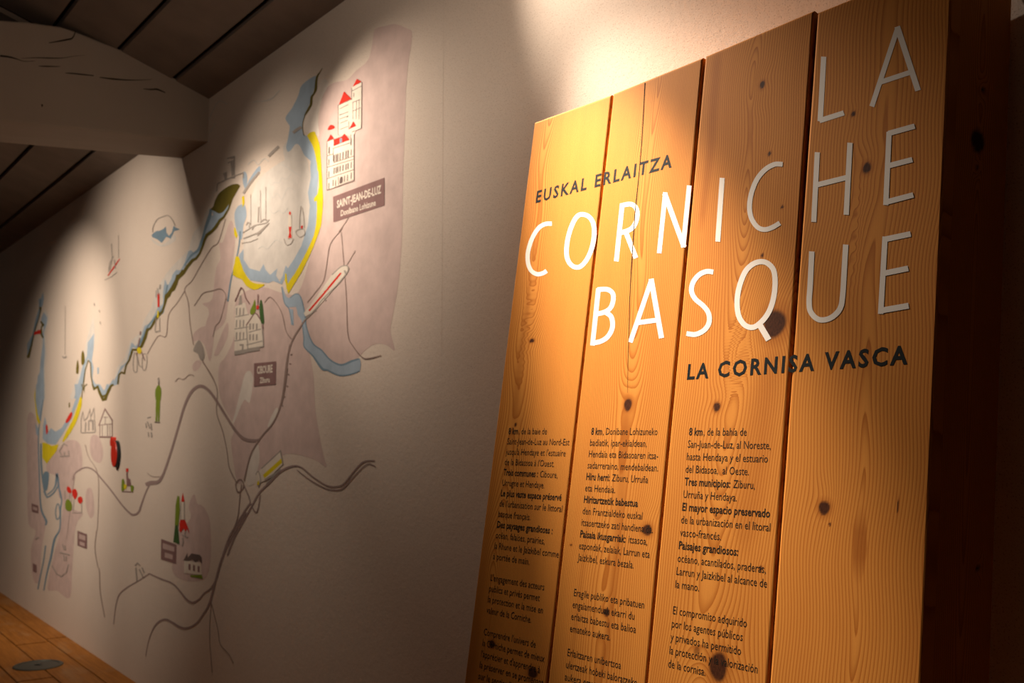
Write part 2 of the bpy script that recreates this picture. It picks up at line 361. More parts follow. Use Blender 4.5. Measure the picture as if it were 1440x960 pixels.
# per plank: heart line s (fraction across), ring spacing, depth function of height
def depth_fn(i, wv):
    if i == 0: return 0.020 + 0.022 * np.sin(wv * 4.1 + 0.3) + 0.010 * np.sin(wv * 9.7)
    if i == 1: return 0.026 + 0.020 * np.sin(wv * 3.0 + 2.0) + 0.004 * np.sin(wv * 11)
    if i == 2: return 0.022 + 0.024 * np.sin(wv * 5.2 + 1.1) + 0.010 * np.sin(wv * 13 + 2)
    w0 = sv(1209, 763)[1] * DB; t = wv - w0
    return np.where(t < 0, 0.012 * np.abs(t / 0.20) ** 1.8, 0.007 * np.abs(t / 0.12) ** 1.5 / (1 + (t / 0.35) ** 2) + 0.02 * np.clip(t - .35, 0, 1) ** 1)
HEART = [0.22, 0.55, 0.52, 0.575]; LAM = [0.0042, 0.0040, 0.0045, 0.0052]
def make_plank(i, quad, name='plank', nu=120, nv=760):
    sl, sr, vl, vr = quad
    uu = np.linspace(0, 1, nu); ww = np.linspace(0, 1, nv)
    U, Wt = np.meshgrid(uu, ww)
    Vt = vl + (vr - vl) * U; Vb = np.vectorize(lambda s: v_floor(s, 0.0))(sl + (sr - sl) * uu)[None, :] + np.zeros_like(U)
    Vg = Vb + (Vt - Vb) * Wt
    srv = sr - (0.0028 if i in (1, 2) else 0.001) * np.clip((vr - Vg) / 0.9, 0, 1.05) * (i < 3)   # gaps narrow downwards
    Sg = sl + (srv - sl) * U
    um = U * (sl - sr) * DB; wm = Vg * DB; width = (sl - sr) * DB
    rs = np.random.RandomState(7 + i)
    wav = sum(a * np.sin(wm * f + p) for a, f, p in zip(rs.uniform(.0005, .0020, 5), (2.3, 5.1, 8.7, 17, 31), rs.uniform(0, 6, 5)))
    du = um - HEART[i] * width + wav * 2
    d = depth_fn(i, wm)
    r = np.sqrt(du ** 2 + d ** 2 + 1e-8)
    phase = r / LAM[i]
    knot = np.zeros_like(phase); heart = np.zeros_like(phase)
    Pw = O[None, None, :] + DB * (Sg[..., None] * H + Vg[..., None] * V_)
    C = (Pw - CAM) @ R; PX = CX + F * C[..., 0] / C[..., 2]; PY = CY + F * C[..., 1] / C[..., 2]
    for (x, y, rx, ry, sx, sy, amp, dark) in KNOTS[i]:
        # measure the knot on the wood itself: metres across and along
        ks, kv = sv(x, y); sx1 = abs(sv(x + 1, y)[0] - ks) * DB; sy1 = abs(sv(x, y + 1)[1] - kv) * DB
        a = (Sg - ks) * DB / (rx * sx1); b = (Vg - kv) * DB / (ry * sy1)
        e = np.sqrt(a * a + b * b) + 0.05 * np.sin(3 * np.arctan2(b, a) + x)
        knot = np.maximum(knot, dark * np.clip((1.18 - e) / 0.30, 0, 1))
        heart = np.maximum(heart, 0.55 * dark * np.clip((2.1 - e) / 1.0, 0, 1))
        g = np.exp(-((a / sx) ** 2 + (b / sy) ** 2)); phase += amp * g * (1 + 0.25 * np.sin(b * .7))
    def streak(pts, wd, amt, sharp=1.0):
        nonlocal heart
        P = np.array([sv(*p) for p in pts]); o = np.argsort(P[:, 1]); c = np.interp(Vg, P[o, 1], P[o, 0]); wdt = np.interp(Vg, P[o, 1], np.array(wd)[o])
        ins = np.clip((Vg - P[o[0], 1]) / .03, 0, 1) * np.clip((P[o[-1], 1] - Vg) / .03, 0, 1)
        heart = np.maximum(heart, amt * ins * np.clip((1.0 + .3 / sharp - np.abs(Sg - c) * DB / wdt) * sharp, 0, 1))
    if i == 0: streak([(748, 330), (742, 430), (730, 520), (722, 610)], [.004, .008, .012, .010], .4); streak([(752, 175), (738, 300), (716, 470), (680, 800), (662, 960)], [.004, .007, .010, .012, .012], .18)
    if i == 1: streak([(884, 560), (876, 640), (868, 770), (858, 870), (846, 960)], [.006, .014, .016, .008, .010], .5); streak([(838, 600), (824, 760), (800, 960)], [.004, .006, .007], .25)
    if i == 2: streak([(1088, 480), (1070, 570), (1060, 640), (1050, 720), (1044, 790)], [.02, .03, .035, .03, .012], .35); streak([(1010, 60), (1000, 200), (985, 330)], [.012, .012, .008], .5)
    if i == 3: streak([(1212, 708), (1209, 740), (1209, 770), (1207, 800), (1206, 824)], [.006, .0105, .0115, .0095, .004], .7, 5); streak([(1212, 660), (1212, 675), (1212, 688)], [.002, .003, .002], .7, 4); streak([(1262, 690), (1263, 740)], [.0012, .0012], 1.0)
    # mesh: front grid, its edge eased back, then sides and back
    back = np.zeros_like(U); e = np.minimum(np.minimum(um, width - um), (Vt - Vg) * DB); back = np.clip(1 - e / 0.0035, 0, 1) ** 2 * 0.0022
    front = Pw + NB * back[..., None]
    idx = np.arange(nu * nv).reshape(nv, nu)
    ring = np.concatenate([idx[0, :], idx[1:, -1], idx[-1, -2::-1], idx[-2:0:-1, 0]])
    bk = front.reshape(-1, 3)[ring] + NB * (PT - 0.002)
    # the lower edge of the back meets the floor
    low = bk[:, 2] < 0.004; bk[low] -= V_ * ((bk[low, 2] - 0.0) / V_[2])[:, None]
    nr = len(ring); off = nu * nv
    quads = np.stack([idx[:-1, :-1], idx[:-1, 1:], idx[1:, 1:], idx[1:, :-1]], -1).reshape(-1, 4)
    k = np.arange(nr); k2 = (k + 1) % nr
    side = np.stack([ring[k], off + k, off + k2, ring[k2]], -1)
    me = bpy.data.meshes.new(name)
    allv = np.concatenate([front.reshape(-1, 3), bk]) - root
    faces = [tuple(q) for q in quads.tolist()] + [tuple(q) for q in side.tolist()] + [tuple(range(off, off + nr))]
    me.from_pydata(allv.tolist(), [], faces)
    uvl = me.uv_layers.new(name='UVMap'); vi = np.zeros(len(me.loops), int); me.loops.foreach_get('vertex_index', vi)
    rel = allv + root - O; uvv = np.stack([-(rel @ H) + rel @ NB * 0.7 + i * 3.1, rel @ V_], -1)
    uvl.data.foreach_set('uv', uvv[vi].astype(np.float32).ravel())
    for nm, arr in (('ring', phase), ('knot', knot), ('heart', heart)):
        at = me.attributes.new(nm, 'FLOAT', 'POINT'); flat_ = arr.ravel(); at.data.foreach_set('value', np.concatenate([flat_, flat_[ring]]).astype(np.float32))
    me.materials.append(M['pine'])
    bm = bmesh.new(); bm.from_mesh(me); bmesh.ops.recalc_face_normals(bm, faces=bm.faces); bm.to_mesh(me); bm.free()
    o = bpy.data.objects.new(name, me); COL.objects.link(o); o.parent = PANEL
    return o
planks = [make_plank(i, q) for i, q in enumerate(PLANKS)]

# the box behind the planks: side boards, top cap, back board
def simple_board(name, corners_front, corners_back, knots=(), ringdir=None, n=(40, 300)):
    """corners_front/back: bl, br, tr, tl of the visible face and of the opposite face; wood grain runs bl->tl"""
    bl, br, tr, tl = [np.array(c) for c in corners_front]; nu, nv = n
    uu, ww = np.meshgrid(np.linspace(0, 1, nu), np.linspace(0, 1, nv)); u = uu[..., None]; w_ = ww[..., None]
    P = (bl * (1 - u) + br * u) * (1 - w_) + (tl * (1 - u) + tr * u) * w_
    Q = [np.array(c) for c in corners_back]; B = (Q[0] * (1 - u) + Q[1] * u) * (1 - w_) + (Q[3] * (1 - u) + Q[2] * u) * w_
    W = np.linalg.norm(br - bl); Lh = np.linalg.norm(tl - bl)
    um = uu * W; wm = ww * Lh
    ph = np.sqrt((um - W * .45) ** 2 + (0.02 + 0.015 * np.sin(wm * 3.3)) ** 2) / 0.0048
    kk = np.zeros_like(ph)
    for (ku, kw, rx, ry) in knots:
        e = np.sqrt(((um - ku) / rx) ** 2 + ((wm - kw) / ry) ** 2); kk = np.maximum(kk, np.clip((1.2 - e) / .3, 0, 1)); ph = ph + 3 * np.exp(-((um - ku) / (2.5 * rx)) ** 2 - ((wm - kw) / (5 * ry)) ** 2)
    idx = np.arange(nu * nv).reshape(nv, nu); ring = np.concatenate([idx[0, :], idx[1:, -1], idx[-1, -2::-1], idx[-2:0:-1, 0]])
    bk = B.reshape(-1, 3)[ring]; nr = len(ring); off = nu * nv
    quads = np.stack([idx[:-1, :-1], idx[:-1, 1:], idx[1:, 1:], idx[1:, :-1]], -1).reshape(-1, 4).tolist()
    side = [(ring[k], off + k, off + (k + 1) % nr, ring[(k + 1) % nr]) for k in range(nr)]
    me = bpy.data.meshes.new(name); allv = np.concatenate([P.reshape(-1, 3), bk]) - root
    me.from_pydata(allv.tolist(), [], [tuple(map(int, q)) for q in quads + side] + [tuple(range(off, off + nr))])
    vi = np.zeros(len(me.loops), int); me.loops.foreach_get('vertex_index', vi)
    uvv = np.concatenate([np.stack([um, wm], -1).reshape(-1, 2), np.stack([um, wm], -1).reshape(-1, 2)[ring]])
    me.uv_layers.new(name='UVMap').data.foreach_set('uv', uvv[vi].astype(np.float32).ravel())
    for nm, arr in (('ring', ph), ('knot', kk), ('heart', kk * 0)):
        f_ = arr.ravel(); me.attributes.new(nm, 'FLOAT', 'POINT').data.foreach_set('value', np.concatenate([f_, f_[ring]]).astype(np.float32))
    me.materials.append(M['pine'])
    bm = bmesh.new(); bm.from_mesh(me); bmesh.ops.recalc_face_normals(bm, faces=bm.faces); bm.to_mesh(me); bm.free()
    o = bpy.data.objects.new(name, me); COL.objects.link(o); o.parent = PANEL; return o
sR, sL = PLANKS[3][1], PLANKS[0][0]; tw = 0.024 / DB
def side_corners(s, vt): return [bp(s, v_floor(s, PT), PT), bp(s, v_floor(s, TH), TH), bp(s, vt + TH * TZ, TH), bp(s, vt + PT * TZ, PT)]
vtR, vtL = 0.6995, 0.6755
A_ = side_corners(sR, vtR); rk = []
for (x, y, rx, ry) in ((1375, 208, 9, 14), (1382, 137, 2.5, 3), (1375, 817, 2, 3), (1374, 247, 1.5, 2)):
    p = on_plane(x, y, H, H @ bp(sR, 0)); q = p - A_[0]; rk.append((q @ NB, q @ V_, rx * .0022, ry * .0012))
simple_board('side_panel', A_, side_corners(sR + tw, vtR), rk)
simple_board('side_panel', side_corners(sL, vtL), side_corners(sL - tw, vtL))
bi, bo = TH - 0.02, TH - 0.002
e1, e2 = sL - tw - .001, sR + tw + .001
simple_board('back_panel', [bp(e1, v_floor(e1, bi), bi), bp(e2, v_floor(e2, bi), bi), bp(e2, .69 + bi * TZ, bi), bp(e1, .668 + bi * TZ, bi)],
             [bp(e1, v_floor(e1, bo), bo), bp(e2, v_floor(e2, bo), bo), bp(e2, .69 + bi * TZ, bo), bp(e1, .668 + bi * TZ, bo)], n=(20, 60))
simple_board('top_cap', [bp(a_, b_ + d_ * TZ, d_) for a_, b_, d_ in ((e1, .6735, PT + .001), (e1, .6735, bi - .001), (e2, .6955, bi - .001), (e2, .6955, PT + .001))],
             [bp(a_, b_ + d_ * TZ, d_) for a_, b_, d_ in ((e1, .6560, PT + .001), (e1, .6560, bi - .001), (e2, .6780, bi - .001), (e2, .6780, PT + .001))], n=(20, 60))
print('panel back reaches y', max(bp(sR, vtR + TH * TZ, TH)[1], bp(sL, vtL + TH * TZ, TH)[1]), 'wall', DW)

# split running down the second plank
sp = Flat(lambda x, y: board_px(x, y, -0.0002), -NB)
sp.line(smooth([(907, 116), (903, 190), (898, 250), (893, 300), (889, 360), (886, 410), (884.5, 460), (883, 510), (882.5, 552)]), [1.1, 1.0, 1.0, 1.3, 1.3, 0.9, 0.7, 0.5, 0.2])
sp.build('split', M['crack'], planks[1])['label'] = 'thin dark split in the wood'

# --- lettering
LIFT = -0.00015
BX = lambda x, y: board_px(x, y, LIFT)
za = lambda t: zpts(1000, 0, 3, t); zb_ = lambda t: zpts(720, 300, 3.2, t); zc = lambda t: zpts(1000, 300, 3.2, t); zd = lambda t: zpts(700, 100, 3, t)
TW = 6.9
def word(strokes):                       # strokes that touch make one letter, each letter a part
    fl = Flat(BX, -NB)
    for pts, wd, closed in strokes: fl.line(pts, wd, 0, closed)
    fl.pieces('title_letter', M['letter_white'], PANEL, None, 9)
s_ = lambda p, wd=TW, c=False: (p, wd, c)
word([s_(za('475,239 460,511'), 7.4), s_(za('457,509 560,476'), 7.2),
      s_(za('787,118 678,449'), 7.0), s_(za('785,112 873,382'), 8.2), s_(za('716,346 843,304'), 7.0)])
word([s_(smooth(zd('228,643 200,645 172,662 145,705 128,760 127,805 140,840 165,856 190,852 206,842')), 6.0),
      s_(smooth(zd('352,604 382,612 402,640 407,685 397,745 375,795 348,824 322,825 300,805 290,770 294,715 309,660 330,618'), True), 6.4, True),
      s_(zd('525,562 500,802'), 6.6), s_(smooth(zd('517,568 560,561 584,578 588,615 573,655 545,674 508,683')), 6.6), s_(zd('540,678 583,788'), 6.8),
      s_(zd('707,511 681,768'), 6.4), s_(zd('704,516 786,742'), 7.2), s_(zd('808,482 782,743'), 6.6),
      s_(zd('947,450 928,719'), 7.0),
      s_(smooth(za('302,693 268,693 228,715 193,757 170,815 162,872 170,920 195,957 225,968 258,959 290,940')), 6.8),
      s_(za('448,642 433,936'), 7.2), s_(za('586,602 570,906'), 7.4), s_(za('445,780 578,747'), 7.2),
      s_(za('751,556 737,865'), 7.4), s_(za('748,563 859,532'), 7.4), s_(za('745,700 849,673'), 7.4), s_(za('736,853 853,822'), 7.6)])
word([s_(zb_('389,338 362,594'), 6.6), s_(smooth(zb_('384,343 430,342 455,365 450,412 425,440 376,454')), 6.6), s_(smooth(zb_('420,444 447,466 452,512 432,553 400,575 362,583')), 6.8),
      s_(zb_('628,298 532,580'), 6.6), s_(zb_('626,294 673,561'), 7.4), s_(zb_('556,493 658,479'), 6.8),
      s_(smooth(zb_('906,264 876,261 842,276 815,310 808,350 825,385 860,415 884,448 887,490 866,524 826,544 785,540')), 7.0),
      s_(smooth(zc('222,217 255,225 281,255 288,310 281,380 261,440 229,485 190,512 152,502 124,460 117,395 127,330 152,265 185,230'), True), 7.4, True), s_(zc('220,503 259,569'), 8.4),
      s_(smooth(zc('453,171 446,320 441,395 447,440 474,472 507,479 546,465 580,428 592,370 600,240 606,140')), 7.6),
      s_(zc('783,104 763,452'), 7.6), s_(zc('780,117 898,92'), 7.8), s_(zc('775,270 887,247'), 7.8), s_(zc('763,437 889,415'), 8.2)])

def heading(txt, p0, p1, c0_, c1_, off, spacing):
    fl = Flat(BX, -NB)
    a, b = np.array(sv(*p0)), np.array(sv(*p1))
    ha = sv(p0[0], p0[1] - c0_)[1] - a[1]; hb = sv(p1[0], p1[1] - c1_)[1] - b[1]
    set_line(fl, [(txt, off)], lambda u, hh: bp(*(a + (b - a) * u + np.array([0, hh * (ha + (hb - ha) * u)])), LIFT), 0, spacing)
    v0, f0, _, _ = fl.sh[0]; V0 = np.array(v0); ax = bp(*b) - bp(*a); uu = (V0 - bp(*a)) @ ax
    par = list(range(len(V0)))
    def find(i):
        while par[i] != i: par[i] = par[par[i]]; i = par[i]
        return i
    for q in f0:
        for j in q[1:]: par[find(q[0])] = find(j)
    isl = {}
    for i in range(len(V0)): isl.setdefault(find(i), []).append(i)
    order = sorted(isl.values(), key=lambda g: uu[g].min()); gaps = sorted(((uu[order[i + 1]].min() - max(uu[g].max() for g in order[:i + 1]), i) for i in range(len(order) - 1)), reverse=True)[:txt.count(' ')]
    cuts = [0] + sorted(i + 1 for _, i in gaps) + [len(order)]
    for c0, c1 in zip(cuts[:-1], cuts[1:]):
        ids = sorted(i for g in order[c0:c1] for i in g); new = {i: k for k, i in enumerate(ids)}; mb = MB()
        mb.add([v0[i] for i in ids], [tuple(new[j] for j in q) for q in f0 if q[0] in new]); mb.build('heading_word', M['letter_dark'], PANEL, fix=False)
heading('EUSKAL ERLAITZA', (753.3, 285.0), (944.5, 234.5), 16.5, 18.8, 0.028, 1.32)
heading('LA CORNISA VASCA', (966, 533), (1276, 511), 21.5, 26.5, 0.028, 1.28)

B_, RG = 0.020, 0.0
COLS = [
 (sv(714.4, 613)[0], sv(682.5, 905)[0], {0: ([('8 km', B_), (', de la baie de', RG)], 768.8), 1: ([('Saint-Jean-de-Luz au Nord-Est', RG)], 800.3), 2: ([("jusqu'à Hendaye et l'estuaire", RG)], 795),
   3: ([("de la Bidassoa à l'Ouest.", RG)], 779), 4: ([('Trois communes :', B_), (' Ciboure,', RG)], 783.8), 5: ([('Urrugne et Hendaye.', RG)], 765.4), 6: ([('Le plus vaste espace préservé', B_)], 789.4),
   7: ([("de l'urbanisation sur le littoral", RG)], 790.3), 8: ([('basque français.', RG)], 745.7), 9: ([('Des paysages grandioses :', B_)], 776.7), 10: ([('océan, falaises, prairies,', RG)], 765.4),
   11: ([('la Rhune et le Jaizkibel comme', RG)], 785.3), 12: ([('à portée de main.', RG)], 744), 14: ([("L'engagement des acteurs", RG)], 765), 15: ([('publics et privés permet', RG)], 758.5),
   16: ([('la protection et la mise en', RG)], 763), 17: ([('valeur de la Corniche.', RG)], 746.6), 19: ([("Comprendre l'univers de", RG)], 752.8), 20: ([('la Corniche permet de mieux', RG)], 765.4),
   21: ([("l'apprécier et d'apprendre à", RG)], 759), 22: ([('la préserver en se promenant', RG)], 763.6), 23: ([('sur le sentier littoral.', RG)], 738)}),
 (sv(831, 612)[0], sv(799.5, 905)[0], {0: ([('8 km', B_), (', Donibane Lohizuneko', RG)], 924.4), 1: ([('badiatik, ipar-ekialdean,', RG)], 909.4), 2: ([('Hendaia eta Bidasoaren itsa-', RG)], 925.3),
   3: ([('sadarreraino, mendebaldean.', RG)], 925.3), 4: ([('Hiru herri:', B_), (' Ziburu, Urruña', RG)], 911), 5: ([('eta Hendaia.', RG)], 864.8), 6: ([('Hiritartzetik babestua', B_)], 896.8),
   7: ([('den Frantzialdeko euskal', RG)], 902.8), 8: ([('itsasertzeko zati handiena da.', RG)], 918), 9: ([('Paisaia ikusgarriak:', B_), (' itsasoa,', RG)], 910), 10: ([('ezpondak, zelaiak, Larrun eta', RG)], 913.4),
   11: ([('Jaizkibel, eskura bezala.', RG)], 891), 14: ([('Eragile publiko eta pribatuen', RG)], 905.6), 15: ([('engaiamenduak ekarri du', RG)], 891.8), 16: ([('erlaitza babestu eta balioa', RG)], 893.9),
   17: ([('emateko aukera.', RG)], 858), 19: ([('Erlaitzaren unibertsoa', RG)], 873), 20: ([('ulertzeak hobeki baloratzeko', RG)], 895.7), 21: ([('aukera ematen digu,', RG)], 866)}),
 (sv(968.6, 611.8)[0], sv(941, 905)[0], {0: ([('8 km', B_), (', de la bahía de', RG)], 1049.8), 1: ([('San-Juan-de-Luz, al Noreste,', RG)], 1083.5), 2: ([('hasta Hendaya y el estuario', RG)], 1079.5),
   3: ([('del Bidasoa,  al Oeste.', RG)], 1052.8), 4: ([('Tres municipios:', B_), (' Ziburu,', RG)], 1061.3), 5: ([('Urruña y Hendaya.', RG)], 1036), 6: ([('El mayor espacio preservado', B_)], 1082.5),
   7: ([('de la urbanización en el litoral', RG)], 1082.9), 8: ([('vasco-francés.', RG)], 1013.6), 9: ([('Paisajes grandiosos:', B_)], 1037.7), 10: ([('océano, acantilados, praderas,', RG)], 1076.7),
   11: ([('Larrun y Jaizkibel al alcance de', RG)], 1078.3), 12: ([('la mano.', RG)], 983), 14: ([('El compromiso adquirido', RG)], 1050), 15: ([('por los agentes públicos', RG)], 1044),
   16: ([('y privados ha permitido', RG)], 1041.7), 17: ([('la protección y la valorización', RG)], 1065), 18: ([('de la cornisa.', RG)], 991.7)})]
def s_at_px(x, v):                       # where on a text row (height v) the row ends
    b0 = (O + DB * v * V_ - CAM) @ R; hh = DB * (H @ R); k = (x - CX) / F
    return (k * b0[2] - b0[0]) / (hh[0] - k * hh[2])
for s0, s1, lines in COLS:
    fl = Flat(BX, -NB); sm = s0; last = None
    for k, (segs, xe) in lines.items():
        if last is not None and k > last + 1: fl.build('text_paragraph', M['letter_body'], PANEL); fl = Flat(BX, -NB)
        last = k
        v = 0.1514 - 0.01594 * k; cap = 0.0102; se = s_at_px(xe, v); vt = 0.0
        set_line(fl, segs, lambda u, hh: bp(sm + (se - sm) * u, v + hh * cap, LIFT))
    fl.build('text_paragraph', M['letter_body'], PANEL)

# ------------------------------------------------------------------ the painted map on the wall
MUR = empty('mural', on_plane(300, 900, YN, DW).tolist(), 'hand painted coastal map with blue sea, yellow beaches and small buildings on the white wall', 'mural')
_coats = [0]
def mural_layer():                       # ground coats follow one another; the drawings all start from the ground
    return Flat(lambda x, y: on_plane(x, y, YN, DW - 0.0003), (0, -1, 0), _coats[0])
def coat(f, name, key, label=None, near=3.0):
    f.pieces(name, M[key], MUR, label, near); _coats[0] = f.k
z3 = lambda t: zpts(0, 300, 4, t); z4 = lambda t: zpts(0, 520, 4, t); z5 = lambda t: zpts(0, 720, 4, t); z6 = lambda t: zpts(280, 320, 4, t); z7 = lambda t: zpts(200, 540, 4, t)
z2 = lambda t: zpts(240, 0, 3, t); zy = lambda t: zpts(280, 200, 4.8, t); zt = lambda t: zpts(300, 380, 5.333, t); zk = lambda t: zpts(380, 80, 6, t)
l1 = lambda t: zpts(0, 400, 6, t); l2 = lambda t: zpts(0, 540, 6, t); l3 = lambda t: zpts(0, 680, 6, t)
ca = lambda t: zpts(440, 80, 6.857, t); cs = lambda t: zpts(440, 180, 6.857, t); mf = lambda t: zpts(180, 260, 6, t); mg = lambda t: zpts(160, 380, 6, t); mh = lambda t: zpts(280, 480, 4.8, t)
vl = lambda t: zpts(100, 560, 6, t); rk_ = lambda t: zpts(220, 680, 6.857, t)
sc = lambda p, n=4: smooth(p, True, n)
so = lambda p, n=4: smooth(p, False, n)

# land washes
f = mural_layer()
f.poly(sc([(527, 42), (540, 37), (556, 34), (572, 40), (579, 45), (578, 66), (574, 90), (571, 130), (569, 190), (567, 240), (566, 300), (565, 340), (562, 380), (559, 408), (553, 440), (549, 463), (552, 478), (555, 493),
           (545, 486), (533, 483), (522, 486), (512, 494), (500, 505), (480, 512), (462, 505), (448, 494), (438, 486), (432, 480), (436, 500), (441, 530), (443, 570), (448, 605), (455, 640), (459, 657), (446, 648), (430, 642), (412, 638), (398, 640),
           (380, 655), (364, 668), (362, 640), (364, 625), (352, 640), (345, 665), (338, 680), (332, 672), (327, 640), (325, 618), (330, 600), (315, 572), (308, 550), (308, 515), (318, 500), (330, 470), (330, 430), (345, 410), (372, 404),
           (398, 412), (420, 410), (436, 360), (446, 310), (453, 265), (452, 230), (448, 190), (449, 160), (456, 130), (468, 117), (488, 112), (500, 100), (517, 85), (523, 65)]))
f.poly(sc(mf('770,490 800,480 850,330 880,310 905,440 880,700 850,950 830,1100 800,1180 730,1240 690,1320 650,1220 690,1080 760,1020 800,1000 780,900 740,840 745,700 780,620')))
f.poly(sc(mg('865,0 950,0 950,170 955,260 900,380 850,480 840,620 810,770 770,640 720,590 670,600 670,540 720,490 790,450 800,330 750,280 830,240')))
f.poly(sc(mg('700,760 735,770 730,810 690,850 670,840 665,800')))
f.poly(sc(mg('960,440 900,560 850,700 860,720 890,700 960,560')))
f.poly(sc(rk_('345,120 370,110 395,190 440,210 490,280 520,400 525,700 480,900 340,940 200,900 150,800 200,580 215,480 330,330 310,220')))
f.poly(sc(l2('230,300 290,260 320,420 330,600 330,960 300,960 235,900')), 0)
f.poly(sc(l3('240,0 330,0 345,230 385,330 350,560 330,820 280,800 260,560 300,400 240,330')))
f.poly(sc(l2('400,650 480,560 560,480 650,480 690,560 690,720 640,760 600,960 500,960 470,780 400,740')))
f.poly(sc(l3('520,30 560,40 600,200 700,250 640,360 610,700 590,960 480,900 400,880 450,620 500,420 530,200')))
f.poly(sc(l2('770,440 830,440 870,560 850,660 790,640 760,560')))
f.poly(sc(l3('740,40 780,60 795,240 765,290 735,230 720,120')))
coat(f, 'land_wash', 'p_mauve', 'pale mauve watercolour land')
f = mural_layer()                        # paler patches left between the washes
f.poly(sc(mh('345,200 365,260 345,400 330,410 300,400 240,540 225,545 240,490 280,330 310,220')))
f.poly(sc(mh('525,445 535,490 500,540 470,580 465,560 495,490')))
f.poly(sc(mh('400,700 408,800 390,880 370,960 320,960 340,800 380,720')))
f.poly(sc([(452, 113), (462, 118), (452, 140), (447, 165), (449, 190), (442, 190), (430, 185), (428, 170), (440, 145)]))
coat(f, 'bare_patch', 'p_pale', 'lighter unpainted patches')

# sea: pale first coat, then blue
f = mural_layer()
f.poly(sc([(400, 225), (420, 215), (432, 232), (441, 262), (443, 300), (436, 330), (425, 355), (412, 378), (400, 390), (378, 396), (356, 388), (345, 372), (342, 345), (346, 320), (352, 285), (362, 255), (380, 238)]))
f.poly(so(mf('690,180 655,230 620,330 560,390 530,470 510,540 450,610 390,670 330,740 300,800 310,900 340,900 420,790 480,700 560,620 620,520 660,420 720,330'), 2))
f.poly(so(mg('420,60 350,200 310,330 250,430 220,530 140,600 90,740 30,820 0,960 40,960 60,880 120,780 190,660 260,520 340,420 400,330 440,200'), 2))
f.poly(so(l1('790,260 770,330 740,430 720,520 690,690 650,790 610,900 590,960 640,960 700,840 750,620 800,500 800,380'), 2))
f.poly(so(l1('380,200 410,270 405,330 385,420 395,600 380,700 385,960 340,960 345,700 350,560 350,330'), 2))
f.poly(so(zk('270,600 230,640 150,700 110,760 120,850 160,930 240,960 330,960 300,840 260,760'), 2))
f.poly(sc(mf('190,440 240,480 290,500 340,470 390,420 400,470 300,520 220,490')))
coat(f, 'first_wash', 'p_mist', 'very pale grey blue wash')
f = mural_layer()
f.poly(sc(zk('390,160 270,235 235,330 185,430 130,510 150,560 165,590 150,690 135,760 150,800 180,780 215,735 250,750 290,830 350,890 345,960 398,960 380,840 350,740 310,670 280,650 270,590 290,490 330,400 365,290')))
f.poly(sc(zy('755,0 700,30 650,0 600,60 620,-20 690,20')), 0)
f.poly(zy('690,0 760,100 750,160 755,240 735,340 748,430 735,560 690,700 640,790 600,850 585,830 565,900 545,940 520,900 530,850 480,895 450,860 435,820 410,870 340,850 300,790 300,720 270,760 265,800 290,860 345,930 430,945 470,950 500,935 560,960 590,890 600,960 660,880 735,760 785,640 800,500 795,380 800,300 810,150 780,40 740,-10'))
f.poly(sc(zy('300,420 265,430 240,480 245,560 270,640 290,650 300,560 320,500 315,440')))
f.poly(sc(zy('410,160 380,190 340,250 300,330 320,320 360,260 410,200')))
f.poly(sc(zy('300,200 320,210 325,260 310,310 295,260')))
coat(f, 'sea_wash', 'p_blue', 'pale blue watercolour sea round the bay')
f = mural_layer()                        # deeper blue along the coast
f.poly(so(mf('700,195 735,215 780,240 830,190 870,150 850,190 800,265 760,320 700,380 660,420 640,480 605,560 560,620 500,660 470,710 430,750 380,860 340,910 320,960 295,960 300,880 315,800 335,850 355,830 375,760 410,715 440,720 480,650 510,560 540,555 560,570 590,530 610,470 640,420 660,340 690,270 720,255'), 2))
f.poly(so(mg('590,0 540,70 500,140 450,190 425,350 400,370 370,375 300,490 255,590 240,640 200,670 160,650 110,780 50,860 30,960 -10,960 30,880 60,810 110,770 150,610 180,640 220,590 260,470 300,450 350,360 380,300 415,280 430,80 455,130 490,60 530,0'), 2))
f.poly(l1('365,60 370,120 360,180 345,190 325,300 300,380 270,440 260,560 230,620 230,500 275,420 300,290 330,200 325,120 345,115'))
f.poly(l1('370,230 400,280 395,330 370,400 380,560 370,700 375,960 300,960 320,770 335,740 345,620 365,480 355,420 370,360 345,310 350,280'))
f.poly(l2('305,0 375,0 372,120 355,240 345,320 325,290 300,160'))
f.poly(l2('300,330 330,380 325,440 305,420'))
f.poly(l1('795,410 790,540 775,640 790,700 780,790 800,830 870,900 920,850 960,790 960,830 890,940 860,950 830,860 790,880 770,780 760,660 745,620 720,690 700,830 650,960 625,960 680,760 700,680 735,600 740,490'))
f.poly(l2('630,0 700,0 690,60 660,150 600,300 530,420 470,510 400,500 360,460 365,350 380,270 390,320 400,410 430,370 470,400 520,370 600,240 640,120'))
f.poly(l2('770,0 800,30 830,20 860,120 890,110 920,0 900,0 880,60 850,10 840,0'))
f.poly(l1('820,700 835,700 835,750 822,755'))
coat(f, 'coast_water', 'p_blue', 'blue brushed water along the coast')
f = mural_layer()
f.line(so(mf('700,200 690,260 655,360 630,450 600,540 530,600 480,680')), [3, 5, 3, 4, 3, 2])
f.line(so(mg('455,120 440,200 425,300 350,400 290,470 250,560 200,650')), [2, 3, 2, 3, 2, 3, 2])
f.poly(mf('200,420 235,390 270,385 300,370 320,350 325,400 345,430 370,400 385,345 405,360 440,375 390,390 360,455 335,440 320,440 285,490 250,460 205,440'))
f.line(so(z6('232,20 225,100 205,200 180,290 162,415')), [2.5, 2, 1.8, 2.0, 2.4])
f.line(so(l1('345,130 335,200 318,280 285,400 245,560')), [1.5, 1.5, 1.2, 2, 2])
f.line(so(l2('365,130 335,320 325,480 330,700 340,960')), [1.2, 1.2, 1.6, 1.8, 1.6]); f.line(so(l2('345,500 350,700 372,880 400,960')), [2, 2.5, 2, 2])
